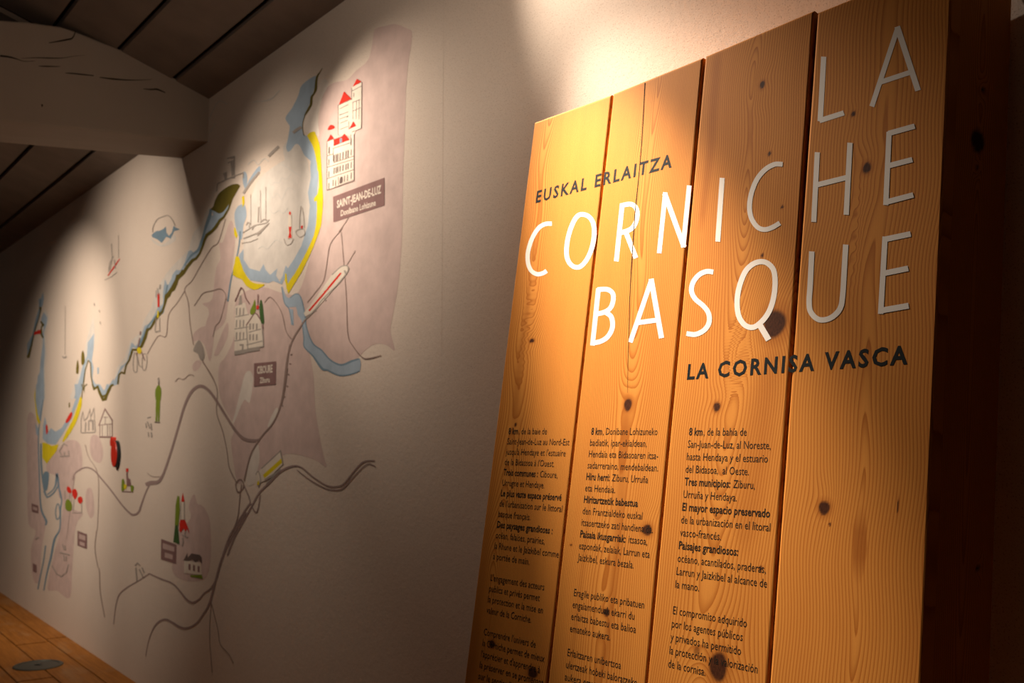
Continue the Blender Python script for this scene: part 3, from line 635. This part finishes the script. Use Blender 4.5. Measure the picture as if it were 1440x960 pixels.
f.poly(sc(l2('365,760 395,735 415,760 405,860 390,900 365,860')))
f.line(so(l2('400,930 440,900 470,850 480,760 490,800 500,880 515,960')), [1.6, 1.6, 3, 3, 2, 2])
f.line(so(l3('335,60 350,220 390,310 385,350')), [1.6, 2.4, 3, 1.5]); f.line(so(l3('370,60 400,110 450,80 490,20')), [2, 2.2, 2, 2]); f.line(so(l3('490,0 520,130 510,220 505,380 460,470 430,620 395,760 370,900')), [2, 1.8, 2, 1.8, 3, 3, 2, 1.6])
f.line(so(l3('385,520 370,640 345,760 320,890')), 1.7); f.line(sc(l3('485,170 470,230 480,300 505,270 500,190')), 1.4, 0, True)
coat(f, 'river_outline', 'p_steel', 'deep blue shore and river outlines')
f = mural_layer()                        # the river through the harbour
f.poly(so(z6('465,330 480,420 500,450 545,445 555,490 580,530 590,620 592,670 640,720 690,790 740,810 790,830 850,825 905,805 905,735 860,750 800,775 740,745 690,690 640,650 605,560 595,480 575,390 545,370 515,395 490,385 470,330'), 2))
f.poly(so(z6('508,455 530,460 533,550 518,545'), 1))
coat(f, 'river', 'p_blue', 'pale blue river')
f = mural_layer()
f.line(so(z6('465,335 480,420 503,450 512,480 528,548')), 1.2); f.line(so(z6('512,395 545,372 572,390 595,480 605,560 640,650 690,690 740,745 800,772 860,750 900,738')), [1.2, 1.2, 1.4, 1.5, 1.4, 2, 2, 2.5, 3, 2]); f.line(so(z6('580,530 590,620 592,670 640,720 690,790 720,800 740,810 790,830 850,825 905,805')), [1.2, 1.5, 1.5, 2, 3.5, 2, 2, 2, 1.6, 1.2])
coat(f, 'river_bank', 'p_steel')
f = mural_layer()
for yy, xa, xb in ((105, 330, 420), (190, 350, 400), (60, 560, 600)): pass
for pts in ('470,265 490,290 510,270 540,275 560,240 590,250 620,215', '470,330 500,375 530,345 560,385 600,310 640,320', '470,440 500,480 540,460 570,480 600,440', '400,720 430,700 460,720 490,690 520,660 560,680', '560,150 600,170 640,200 690,230', '330,150 370,120 400,150 440,110 470,130'):
    f.line(so(zy(pts)), 1.0)
for pts in ('40,545 60,500 90,560 120,490 150,520 200,430 240,440', '130,520 160,560 190,520', '350,430 420,420 460,380'):
    f.line(so(z2(pts)), 1.0)
coat(f, 'wave_line', 'p_sea', 'faint grey wave lines')

# coast edge and beaches
f = mural_layer()
f.line(so(zk('440,95 420,130 400,160 390,200 385,270 370,310 350,340 345,400 325,440 300,480 290,500')), [.8, 1.4, 2.4, 3.0, 3.6, 2.2, 3, 3.4, 3, 2, .8])
f.line(so(zk('300,480 275,560 280,640 292,668')), 0.9)
f.poly(sc(mf('870,0 780,60 740,120 720,180 700,205 730,220 770,240 810,220 860,150 900,90 940,0')))
f.line(mf('940,0 880,110 850,200 810,270 775,300 745,350 715,385 690,405 665,425 645,470 630,520 605,580 575,620 545,635 500,690 470,740 445,765 420,770 405,830 385,880 360,895 345,930 320,950'), [3.5, 2.5, 2.5, 3.5, 4.5, 4, 5, 3.5, 3, 3, 3.5, 4.5, 4.5, 4.5, 5, 5, 4, 5, 5])
f.line(mg('590,0 560,45 525,90 500,140 465,200 445,215 430,290 410,350 380,375 345,430 310,490 285,500 265,570 235,640 195,670 160,670 130,760 105,800 90,870 65,860 45,880 35,960'), [5, 5, 4, 5, 6, 3, 3, 4.5, 3, 3, 4.5, 4, 3, 3, 2.4, 2.2, 2.4, 2.4, 2.4])
f.line(l1('340,190 345,215 325,300 295,390 265,520 240,610'), [4, 1.6, 1, 1, 2, 4]); f.line(l1('345,310 365,340 350,360 350,420 365,450'), [2, 3, 1.6, 2.6, 2])
f.line(l1('690,960 700,860 712,910 705,830 720,720 745,640 765,660 770,780 790,880 825,860 860,945 905,930 940,850 960,845'), [1.5, 1.5, 1.5, 1.5, 1.2, 1.5, 1.5, 1.5, 2.5, 3, 3, 3])
f.line(l2('690,0 710,60 712,20 735,0'), 1.5); f.line(l2('780,0 795,40 825,20 840,70 870,130 890,125 915,50 940,10'), [2, 3, 3, 3.5, 4, 4, 3, 3])
coat(f, 'coastline', 'p_coast', 'olive brown coast edge')
f = mural_layer()
f.poly(so(zk('380,632 350,632 312,665 350,730 375,800 395,900 402,960 432,960 428,880 422,760 405,700'), 2) )
f.poly(zy('762,0 785,70 800,130 808,220 810,300 800,350 775,380 780,400 795,395 797,450 795,500 790,560 775,630 740,710 700,790 650,880 615,930 588,975 603,1022 625,985 650,945 690,880 730,800 775,700 805,620 825,560 834,470 838,380 834,290 828,200 822,100 816,20'))
f.poly(so(z6('205,165 225,165 250,240 290,300 330,315 370,318 350,335 310,350 265,325 240,290 190,265 200,200'), 2))
f.poly(z6('485,255 493,262 497,300 502,325 494,335 483,300'))
f.poly(zy('290,370 305,360 308,410 295,440')); f.poly(zy('238,570 262,630 250,645 236,600')); f.poly(z3('1318,85 1325,80 1338,125 1330,140 1318,120'))
f.poly(so(l2('690,110 690,180 640,330 560,460 525,485 560,400 610,310 650,200 675,110'), 2)); f.poly(l2('358,490 400,500 440,520 495,505 480,560 395,670 358,620'))
f.poly(so(l2('300,30 290,100 310,300 330,340 342,320 318,250 298,120'), 1))
coat(f, 'beach', 'p_yellow', 'bright yellow beaches')
f = mural_layer()
f.poly(sc(l1('700,555 712,590 716,650 700,680 688,660 688,590'))); f.poly(sc(l1('655,635 665,680 662,745 645,748 645,690'))); f.poly(sc(l1('228,600 250,590 250,612 235,622')))
f.poly(sc(l2('585,150 592,180 585,200 580,180')))
coat(f, 'islet', 'p_olive', 'small olive islets and trees')

# roads and railway
f = mural_layer()
f.line(so(z4('375,950 420,600')), 0.6)
f.line(so(z4('410,620 420,585 450,560 490,548 530,565 570,610 620,670 680,750 720,795 750,815 780,800 795,760 820,690 845,640')), [1, 1.3, 1.6, 1.8, 2, 2, 2, 2.2, 2.6, 3, 2.5, 2, 1.8])
f.line(so(z4('820,645 850,635 890,630 915,595 940,530 975,420 1010,300 1040,200 1080,120 1130,90 1180,120 1230,190 1280,270 1330,345 1380,390 1440,398')), [5, 6, 5, 3.5, 3, 3, 3, 3.4, 4.2, 4.2, 3.6, 3.2, 3.2, 3.6, 4.2, 4.4])
f.line(so(z7('560,300 610,318 660,310')), [4, 4, 2])
f.line(so(z5('640,630 650,540 670,465 720,420 780,385 840,345')), [.8, 1.2, 1.6, 1.6, 1.4, 1.6]); f.line(so(z5('840,345 900,372 970,400 1010,440 1050,490 1085,508 1120,490 1150,455 1185,430 1210,390')), [1.6, 2.2, 2, 2.2, 2.8, 3, 2.4, 2, 2, 2])
f.line(so(z5('820,810 835,730 860,660 890,620 930,603 970,620 1010,645 1050,652 1100,630 1140,580 1180,510 1215,380 1250,260 1300,150 1350,60 1385,0')), [.8, 1, 1.8, 2.6, 3, 3, 3.4, 3, 2.6, 2.4, 3, 3, 3, 2.6, 2.4, 2.4])
f.line(so(z7('455,960 490,860 530,790 560,740 610,665')), 2.2); f.line(so(z7('480,960 520,860 560,790 620,680 660,610 720,550 780,490 850,460 900,470 960,520 1040,570 1100,575 1140,555 1200,480 1250,435 1310,430')), [2.2, 2.2, 2.2, 2.2, 2.6, 3, 3, 2, 2, 2, 2, 2, 2, 2, 1.6])
f.line(so(z7('870,480 940,535 1020,580 1080,595 1130,585 1190,520 1250,460 1280,448 1312,462')), [1, 1.6, 1.8, 1.8, 2, 1.6, 1.4, 1.4, 1.4])
f.line(so(z7('570,560 600,630 615,680 640,720 655,690 665,620')), 1.6)
coat(f, 'road', 'p_road', 'brown painted roads')
f = mural_layer()
f.line(so(z6('880,130 850,180 830,215')), 0.9)
f.line(so(z6('600,515 570,560 530,625 505,700 495,780 485,860 470,960')), [1.8, 2, 2.2, 2, 1.8, 1.8, 1.8]); f.line(so(mh('615,20 590,150 570,330 545,450 500,550 440,620 410,660 360,740 330,830 305,940')), [1.8, 1.6, 1.8, 2, 2.2, 2, 2, 2, 2, 1.8])
f.line(so(mh('600,180 580,330 558,430')), .8)
for a in ('618,90 632,85', '610,150 622,150', '598,220 610,222', '590,300 602,302', '570,370 584,374', '556,430 568,434'): f.line(mh(a), 1.4)
f.line(sc(z7('550,535 528,560 535,600 550,605 570,580 568,550')), 1.6, 0, True)
f.line(so(z7('560,560 550,640 540,740 510,830')), 1.3)
f.line(so(mh('20,120 60,190 105,270 125,340 120,480 160,600 190,740 205,850 250,940')), 1.1)
f.line(so(z3('1040,435 1000,500 950,570 935,690 890,690 830,790')), 1.0); f.line(so(z3('1270,30 1230,160 1190,195 1120,310 1080,380 1040,425 1060,500 1070,620 1090,740')), 1.0)
f.line(so(mg('750,770 800,840 840,910 860,960')), 1.1); f.line(so(z6('370,420 400,390 440,430 470,490 490,580 520,625')), 1.0)
f.line(so(z6('610,420 650,370 700,300 720,200 740,90 800,15 800,0')), .9); f.line(so(z6('800,20 815,200 830,400 838,600 870,670 920,730 960,735 1025,718')), [.7, .9, .9, 1, 1.4, 1.8, 1.8, 1.2])
f.line(so(cs('350,855 290,950 250,1000')), .8)
f.line(so(z5('545,100 535,200 550,300 560,330 565,450 590,590')), 1.0)
f.line(so(z4('480,420 500,490 550,580 555,740 548,900')), .7)
f.line(so(z5('1190,500 1180,700 1195,900')), .8); f.line(so(z5('1190,510 1225,650 1240,740 1290,800 1315,850')), .8)
f.line(so(mg('680,300 720,240 760,190 840,170 900,155 940,190 955,250')), 1.0); f.line(so(mg('520,940 550,910 590,920 640,880 680,890')), .9); f.line(so(mg('950,230 900,420 860,470 840,560')), 1.0)
f.line(so(z4('830,580 860,600 900,600')), .8)
coat(f, 'railway', 'p_line', 'thin dark railway and path lines')

# place signs
def sign(corners, lines, mats=('p_plate', 'p_cream')):
    f = mural_layer(); f.poly(corners); o = f.build('place_sign', M[mats[0]], MUR)
    g = mural_layer(); g.k = f.k + 2; up_ = g.out * (g.k + 1) * g.STEP
    for txt, p0, p1, c0_, c1_, off in lines:
        if txt is None: g.poly(p0)
        else:
            P0, P1 = np.array(p0), np.array(p1)
            set_line(g, [(txt, off)], lambda u, hh: up_ + g.to(*(P0 + (P1 - P0) * u - np.array([0, hh * (c0_ + (c1_ - c0_) * u)]))))
    if lines: g.build('sign_lettering', M[mats[1]], o)
    return o
sign(cs('198,662 692,478 692,745 200,908'), [('SAINT-JEAN-DE-LUZ', cs('235,770')[0], cs('662,625')[0], 10.5, 11.5, .03), ('Donibane Lohizune', cs('272,850')[0], cs('610,745')[0], 8.5, 8.8, .02)])['label'] = 'brown sign reading SAINT-JEAN-DE-LUZ'
sign(zt('307,697 473,682 470,855 307,870'), [('CIBOURE', zt('330,775')[0], zt('446,763')[0], 10.5, 11, .03), ('Ziburu', zt('350,845')[0], zt('425,838')[0], 8, 8, .03)])['label'] = 'brown sign reading CIBOURE'
sign(rk_('48,530 195,585 192,772 45,728'), [(None, rk_('65,570 175,608 175,655 63,625'), 0, 0, 0, 0), (None, rk_('85,660 160,685 158,730 82,708'), 0, 0, 0, 0)], ('p_plate', 'p_mauve_deep'))
sign(l3('655,395 735,425 735,550 655,520'), [(None, l3('668,420 722,440 722,480 668,462'), 0, 0, 0, 0), (None, l3('675,485 716,500 716,530 675,515'), 0, 0, 0, 0)], ('p_plate', 'p_mauve_deep'))
sign(l3('268,165 325,185 325,250 270,235'), [(None, l3('280,190 315,203 315,228 280,216'), 0, 0, 0, 0)], ('p_plate', 'p_mauve_deep'))
sign(l3('278,670 310,685 310,750 280,740'), [])

# building drawings: cream fill, ink lines, red roofs
def drawing(name, layers, label=None):
    root_o = None; kk_ = _coats[0] + 4
    for mats, fn in layers:
        f = mural_layer(); f.k = kk_; fn(f); kk_ = f.k
        nm = name if root_o is None else {'p_red': 'red_patch', 'p_ink': 'ink_line', 'p_grey': 'ink_line', 'p_green': 'green_patch', 'p_darkgreen': 'green_patch', 'p_yellow': 'yellow_patch', 'p_steel': 'blue_patch', 'p_plate': 'brown_line', 'p_cream': 'pale_patch'}[mats]
        if root_o is None: root_o = f.build(nm, M[mats], MUR)
        else: f.pieces(nm, M[mats], root_o, None, 2)
    if label: root_o['label'] = label
    return root_o
def castle_fill(f):
    f.poly(ca('250,465 375,410 380,290 475,245 470,690 380,720 370,760 260,750 248,740'))
    f.poly(ca('140,810 200,790 205,860 360,800 365,740 420,690 400,760 400,1180 140,1285'))
def castle_ink(f):
    for t in ('248,465 248,750', '250,465 378,408', '378,300 378,410', '380,330 475,280', '475,245 470,690', '385,440 460,410', '385,525 465,490', '470,690 380,725', '350,620 350,700', '265,700 340,670', '265,640 340,610', '265,560 345,530', '265,500 345,460', '390,440 390,600', '425,420 420,600', '450,410 448,600', '260,600 340,572'):
        f.line(ca(t), .8)
    for t in ('395,350 402,345 402,385 395,388', '330,570 345,565 345,580 330,585', '262,555 275,550 275,562 262,566'): f.poly(ca(t))
    for t in ('140,130 140,600', '200,190 200,320', '140,130 205,105', '205,195 375,140', '140,270 200,250', '200,335 400,270', '140,380 400,300', '140,490 400,400', '140,600 400,510', '400,60 400,510', '370,60 370,170', '165,180 165,260', '250,470 250,550'):
        f.line(cs(t), .9)
    for x in (205, 225, 240, 262, 290, 320, 340):
        yo = -(x - 205) * .33; f.poly(cs(f'{x},{260+yo} {x+11},{256+yo} {x+9},{325+yo} {x-2},{330+yo}')); f.poly(cs(f'{x},{385+yo} {x+11},{381+yo} {x+9},{440+yo} {x-2},{445+yo}'))
    for x, y in ((160, 185), (160, 300), (160, 415), (160, 530), (375, 100), (375, 205), (375, 325), (375, 430), (200, 500), (225, 500), (310, 460), (340, 450)): f.line(cs(f'{x},{y} {x-2},{y+60}'), 1.2)
    f.poly(sc(cs('265,490 275,470 292,475 290,525 262,535')))
def castle_red(f):
    for t in ('305,335 375,405 255,462', '428,212 472,240 390,288', '395,620 422,665 352,698'): f.poly(ca(t))
    f.poly(sc(ca('150,705 160,670 185,655 208,670 205,690'))); f.poly(ca('175,748 205,785 142,812'))
    f.poly(ca('205,795 285,768 310,740 355,800 290,825 205,862'))
drawing('castle_drawing', [('p_cream', castle_fill), ('p_ink', castle_ink), ('p_red', castle_red), ('p_steel', lambda f: f.poly(ca('262,790 285,780 285,825 265,835')))], 'tall town houses with red roofs')
def town_fill(f): f.poly(zt('165,270 240,240 262,330 315,310 360,390 378,570 160,635'))
def town_ink(f):
    for t in ('165,350 270,330', '160,440 265,425', '160,530 255,515', '160,620 350,590', '250,410 262,600', '268,465 360,440', '250,560 370,530', '255,590 380,570', '372,400 378,570'): f.line(zt(t), 1.5)
    for t in ('160,605 250,590 248,620 160,636', '250,590 350,575 350,600 250,615'): f.poly(zt(t))
    for y in (280, 370, 462):
        for x in (172, 198, 224): f.poly(zt(f'{x},{y+4} {x+11},{y} {x+9},{y+55} {x-1},{y+60}'))
    for y in (400, 480):
        for x in (272, 296, 322): f.poly(zt(f'{x},{y} {x+13},{y-3} {x+12},{y+42} {x},{y+46}'))
    f.line(zt('200,560 225,560 222,600'), 2.5); f.poly(zt('200,190 212,185 218,255 192,262'))
def town_roof(f):
    for t in ('165,230 188,180 208,130 230,150 245,205 275,250', '250,412 285,360 315,320 345,350 375,395', '338,180 336,280', '372,410 376,440'): f.line(so(zt(t), 2), 1.6)
    f.poly(zt('325,265 345,262 343,290 326,292'))
drawing('town_drawing', [('p_cream', town_fill), ('p_grey', town_ink), ('p_plate', town_roof), ('p_red', lambda f: f.poly(zt('325,265 345,262 343,290 326,292'))), ('p_green', lambda f: f.poly(sc(zt('280,300 300,255 315,220 320,300 300,330 282,330')))), ('p_darkgreen', lambda f: f.poly(sc(zt('355,225 368,235 380,330 382,395 360,390 348,300'))))], 'grey timbered town house with trees')
def fort(f):
    for t in ('190,110 240,95 238,120 195,140', '215,110 240,105 240,240 215,240'): f.line(zy(t), 1.1)
    f.line(zy('165,215 185,205 185,250'), 1.6); f.line(zy('120,330 125,280 200,245 300,205 300,240'), 1.2); f.line(zy('175,215 180,250'), 3)
    f.poly(zy('215,130 238,122 238,215 222,230'))
drawing('fort_drawing', [('p_grey', fort)])
def pier(f):
    f.line(zy('470,95 500,65 540,28'), 4.2)
f = mural_layer(); f.line(zy('470,95 500,65 540,28'), 3.8); f.line(zy('408,200 350,270 300,345'), 3); f.line(zk('195,640 230,612 265,592'), 4); coat(f, 'breakwater', 'p_grey', 'grey breakwaters at the bay mouth')
def ship(f):
    f.line(so(zy('295,610 330,590 380,560 450,545 475,520')), 1.2); f.line(zy('300,650 400,610 475,545'), 1.6); f.line(zy('405,435 400,540'), 1.8); f.line(zy('350,350 352,560'), .6); f.line(zy('415,320 418,540'), .6); f.line(zy('452,300 452,530'), .6)
    f.line(zy('320,560 330,540 345,545 340,575'), 1.2); f.line(zy('360,590 372,565 385,560'), 1.6); f.line(zy('395,630 440,580 460,560'), 2); f.line(zy('290,680 350,670 400,650'), .8); f.line(zy('415,540 440,520 460,525'), 1.4)
drawing('ship_drawing', [('p_grey', ship)], 'grey sailing ship in the bay')
drawing('lighthouse_drawing', [('p_cream', lambda f: f.poly(zy('606,470 624,470 630,650 600,650'))), ('p_red', lambda f: (f.poly(sc(zy('608,480 616,465 623,480 617,492'))), f.poly(zy('607,570 626,570 622,610 628,645 602,648 611,610')))), ('p_grey', lambda f: f.line(so(zy('575,650 590,690 620,685 640,650')), .9))])
drawing('lighthouse_drawing', [('p_grey', lambda f: (f.line(zy('690,430 682,500 680,580'), .9), f.line(zy('698,440 708,500 712,580'), .9), f.line(sc(zy('655,600 680,640 715,620 705,585')), .9, 0, True))), ('p_red', lambda f: f.poly(sc(zy('690,565 702,563 700,580 690,580'))))])
drawing('train_drawing', [('p_cream', lambda f: f.poly(z6('600,500 590,480 640,420 745,270 800,220 835,215 838,240 790,310 650,470'))), ('p_grey', lambda f: (f.line(so(z6('595,520 650,465 700,400 780,320 838,245 835,215 800,220 750,265')), 1.6), f.line(z6('705,395 715,410'), 2), f.line(z6('820,240 830,265'), 2.5), f.line(z6('650,460 660,470'), 2))), ('p_red', lambda f: f.line(z6('620,468 700,375 800,255'), 2.6))], 'red striped train on the railway')
drawing('bus_drawing', [('p_cream', lambda f: f.poly(z7('672,475 780,375 793,450 700,540 645,560 640,510'))), ('p_yellow', lambda f: (f.poly(z7('680,510 790,412 792,440 690,530')), f.poly(z7('648,550 660,540 660,565 648,568')))), ('p_grey', lambda f: (f.line(z7('672,475 780,375 793,450'), 1.6), f.line(so(z7('640,510 655,490 668,540 655,580')), 1.2), f.line(z7('690,540 740,510 780,480'), 3), f.line(z7('700,560 760,500'), 1.6)))], 'yellow striped bus on the road')
drawing('steeple_drawing', [('p_cream', lambda f: f.poly(rk_('238,175 272,175 275,345 232,345'))), ('p_grey', lambda f: (f.line(rk_('240,175 235,345'), 1), f.line(rk_('270,175 272,345'), 1), f.line(rk_('255,520 262,560 250,600'), 1.6), f.line(rk_('290,520 275,480 285,460'), 1.4), f.line(rk_('245,490 300,520 310,510'), 1))), ('p_red', lambda f: (f.poly(rk_('256,85 274,172 242,172')), f.poly(rk_('232,348 278,348 310,430 320,480 295,430 285,460 262,430 238,470 222,455 225,380')))), ('p_green', lambda f: f.poly(rk_('205,115 222,120 228,250 215,400 180,400 188,200'))), ('p_darkgreen', lambda f: f.poly(rk_('182,400 210,400 225,585 165,560')))], 'red roofed steeple beside a tall green tree')
drawing('farmhouse_drawing', [('p_cream', lambda f: f.poly(rk_('270,740 430,760 440,880 270,860'))), ('p_ink', lambda f: f.poly(rk_('260,740 290,690 300,665 305,710 340,670 420,685 440,710 440,770 410,735 380,760 350,730 300,745'))), ('p_plate', lambda f: [f.poly(rk_(f'{x},{y} {x+20},{y+5} {x+20},{y+65} {x},{y+60}')) for x, y in ((312, 770), (355, 780), (400, 790))]), ('p_green', lambda f: f.poly(rk_('330,880 440,875 450,915 330,895')))])
drawing('house_drawing', [('p_cream', lambda f: f.poly(vl('240,220 290,95 350,185 345,325 245,330'))), ('p_plate', lambda f: [f.line(vl(t), w_) for t, w_ in (('236,230 288,90 352,190', 1.6), ('245,225 245,330', 1), ('348,190 348,330', 1), ('240,325 350,325', 1.8), ('240,225 350,215', 1), ('265,230 265,320', .9), ('310,220 310,320', 1), ('290,150 290,225', .8), ('330,220 330,320', .8), ('270,160 315,160', .8))])])
drawing('church_drawing', [('p_grey', lambda f: [f.line(vl(t), w_) for t, w_ in (('85,290 85,180 100,110 110,180', 1), ('110,190 140,160 160,90 170,200', 1), ('170,150 195,80 205,280', 1.2), ('120,280 125,200', 1.5), ('150,270 150,190 175,180', 1.4), ('90,290 205,285', 1.2), ('185,180 185,270', 2))])])
drawing('cottage_drawing', [('p_plate', lambda f: (f.line(vl('472,590 476,700'), 2.2), f.poly(vl('470,660 500,680 510,740 470,740')), f.line(vl('430,785 525,788'), 1.4))), ('p_red', lambda f: f.poly(vl('464,590 486,590 484,620 466,620'))), ('p_green', lambda f: (f.poly(sc(vl('430,690 448,685 455,760 428,780'))), f.poly(sc(vl('505,735 530,740 525,780 508,785'))))), ('p_yellow', lambda f: f.poly(sc(vl('450,725 470,730 465,765 450,760'))))])
drawing('hill_mill_drawing', [('p_red', lambda f: [f.poly(sc(l3(t))) for t in ('565,30 585,25 605,60 595,80 570,65', '610,55 640,45 655,90 635,130 615,100', '660,115 690,110 698,145 680,168 660,150')]), ('p_green', lambda f: f.poly(sc(l3('555,150 580,130 608,170 605,220 580,230 555,210')))), ('p_grey', lambda f: [f.line(l3(t), .9) for t in ('550,60 550,130', '690,160 690,250', '610,245 690,245', '590,80 590,130', '625,130 620,230')])])
drawing('walker_drawing', [('p_green', lambda f: (f.poly(sc(z4('880,100 895,85 908,110 906,160 898,180 880,175 874,130'))), f.poly(z4('878,175 902,175 898,290 890,290 889,200 885,290 876,290')))), ('p_ink', lambda f: (f.line(z4('893,45 895,85'), 1.8), f.line(z4('870,294 902,296'), 1.4)))], 'green dressed walker')
drawing('walker_drawing', [('p_red', lambda f: f.poly(mg('370,195 388,195 388,310 372,310'))), ('p_grey', lambda f: [f.line(so(mg(t), 2), w_) for t, w_ in (('395,120 390,160', 2.2), ('370,150 380,210', 1), ('350,520 375,515 395,510', 1.6), ('360,400 350,510', 1), ('388,400 390,505', 1), ('360,170 360,230', 1.2))]), ('p_yellow', lambda f: f.poly(mg('370,340 382,340 380,400 368,400')))], 'small walker in red on the coast path')
drawing('cyclist_drawing', [('p_grey', lambda f: [f.line(sc(mg(t)), .9, 0, True) for t in ('175,700 165,780 172,850 195,855 200,780 192,710', '250,710 240,780 250,840 272,830 282,760 275,710')] + [f.line(mg('195,700 215,800 240,820'), 1.2)]), ('p_yellow', lambda f: f.poly(sc(mg('205,650 228,655 238,690 215,705 198,680')))), ('p_plate', lambda f: (f.line(mg('228,515 225,545'), 2), f.line(mg('222,570 205,650'), 1.8), f.line(mg('235,690 265,760'), 1.2), f.line(mg('200,690 195,720'), 1.4)))], 'cyclist in yellow')
drawing('boat_drawing', [('p_red', lambda f: f.line(z3('608,350 640,305 675,255'), [1.2, 2, 1.2])), ('p_grey', lambda f: [f.line(z3(t), w_) for t, w_ in (('628,170 632,250 620,320', .9), ('668,120 668,250', .5), ('612,330 618,280 640,240', .9), ('645,260 650,310', 1.2), ('590,375 630,355 660,330', .8))])], 'red hulled sailing boat')
drawing('boat_drawing', [('p_grey', lambda f: (f.line(l1('552,180 550,590'), .5), f.poly(sc(l1('525,600 545,610 565,600 555,620 535,620')))))])
drawing('stone_drawing', [('p_grey', lambda f: f.poly(sc(mg('680,650 700,610 725,590 755,640 768,700 760,750 735,755 710,700 675,680'))))])
f = mural_layer()
for t in ('290,400 325,385 345,380 345,415 305,420 288,430', '395,335 400,330'): 
    if t.count(' ') > 3: f.poly(l1(t))
f.poly(sc(l2('555,320 565,290 600,235 612,250 600,290 570,325'))); f.poly(sc(l2('388,350 400,345 405,400 392,420')))
coat(f, 'red_boat', 'p_red', 'small red marks by the left bay')
f = mural_layer()
for t in ('830,270 850,265', '830,290 845,330', '850,300 855,340', '835,350 838,375', '852,350 855,380', '822,300 825,325'): f.line(z4(t), 1.5)
for t in ('500,570 540,500 570,520', '505,610 590,605', '545,570 545,610', '580,560 585,600', '510,570 520,600'): f.line(l2(t), 1.1)
for t in ('530,510 545,560', '550,520 555,560', '505,580 590,600', '540,600 545,650', '560,610 562,650', '300,470 330,450', '440,690 480,760 520,780 560,750 580,680'): f.line(l3(t), 1.3)
for t in ('760,300 775,285 790,300', '765,310 772,390', '800,310 812,340', '785,320 800,350 805,365'): f.line(z5(t), 1.6)
f.line(so(mf('210,400 215,350 250,290 290,270 340,258 380,300 400,345')), 1.1); f.line(l1('795,155 800,180'), 1.4); f.line(l1('838,215 842,235'), 1); f.line(l1('845,310 850,335'), 1); f.line(mg('378,915 384,940'), 2.2)
coat(f, 'small_sketch', 'p_grey', 'small grey sketched marks')

# ------------------------------------------------------------------ round red marker fixed on the map
cM = on_plane(162.8, 638, YN, DW - .012)
MK = empty('wall_marker', (cM[0], DW, cM[2]), 'glossy red disc with small red tab fixed on the mural near the bay', 'marker')
red = mat('glossy_red', (0.62, 0.030, 0.012), 0.3, 0.5); dk = mat('marker_edge', (0.02, 0.022, 0.028), 0.5, 0.3)
def disc(cx_, cz_, rx, rz, y0, y1, name, m_, parent, tilt=0.0, n=48):
    mb = MB(); A = []; B = []; C2 = []
    for i in range(n):
        t = 2 * math.pi * i / n; a, b = rx * math.cos(t), rz * math.sin(t); a, b = a * math.cos(tilt) - b * math.sin(tilt), a * math.sin(tilt) + b * math.cos(tilt)
        A.append((cx_ + a, y0, cz_ + b)); B.append((cx_ + a, y1 + .002, cz_ + b)); C2.append((cx_ + a * .97, y1, cz_ + b * .97))
    mb.add(A + B + C2, [tuple(range(n)), tuple(range(2 * n, 3 * n))] + [(i, (i + 1) % n, n + (i + 1) % n, n + i) for i in range(n)] + [(n + i, n + (i + 1) % n, 2 * n + (i + 1) % n, 2 * n + i) for i in range(n)])
    return mb.build(name, m_, parent)
disc(cM[0], cM[2], .054, .072, DW - .0005, DW - .020, 'backing_disc', dk, MK, 0.3)
disc(cM[0], cM[2], .052, .070, DW - .0195, DW - .024, 'face_disc', red, MK, 0.25)
tM = on_plane(156.6, 621, YN, DW - .02)
disc(tM[0], tM[2], .022, .026, DW - .0005, DW - .022, 'tab', red, MK)
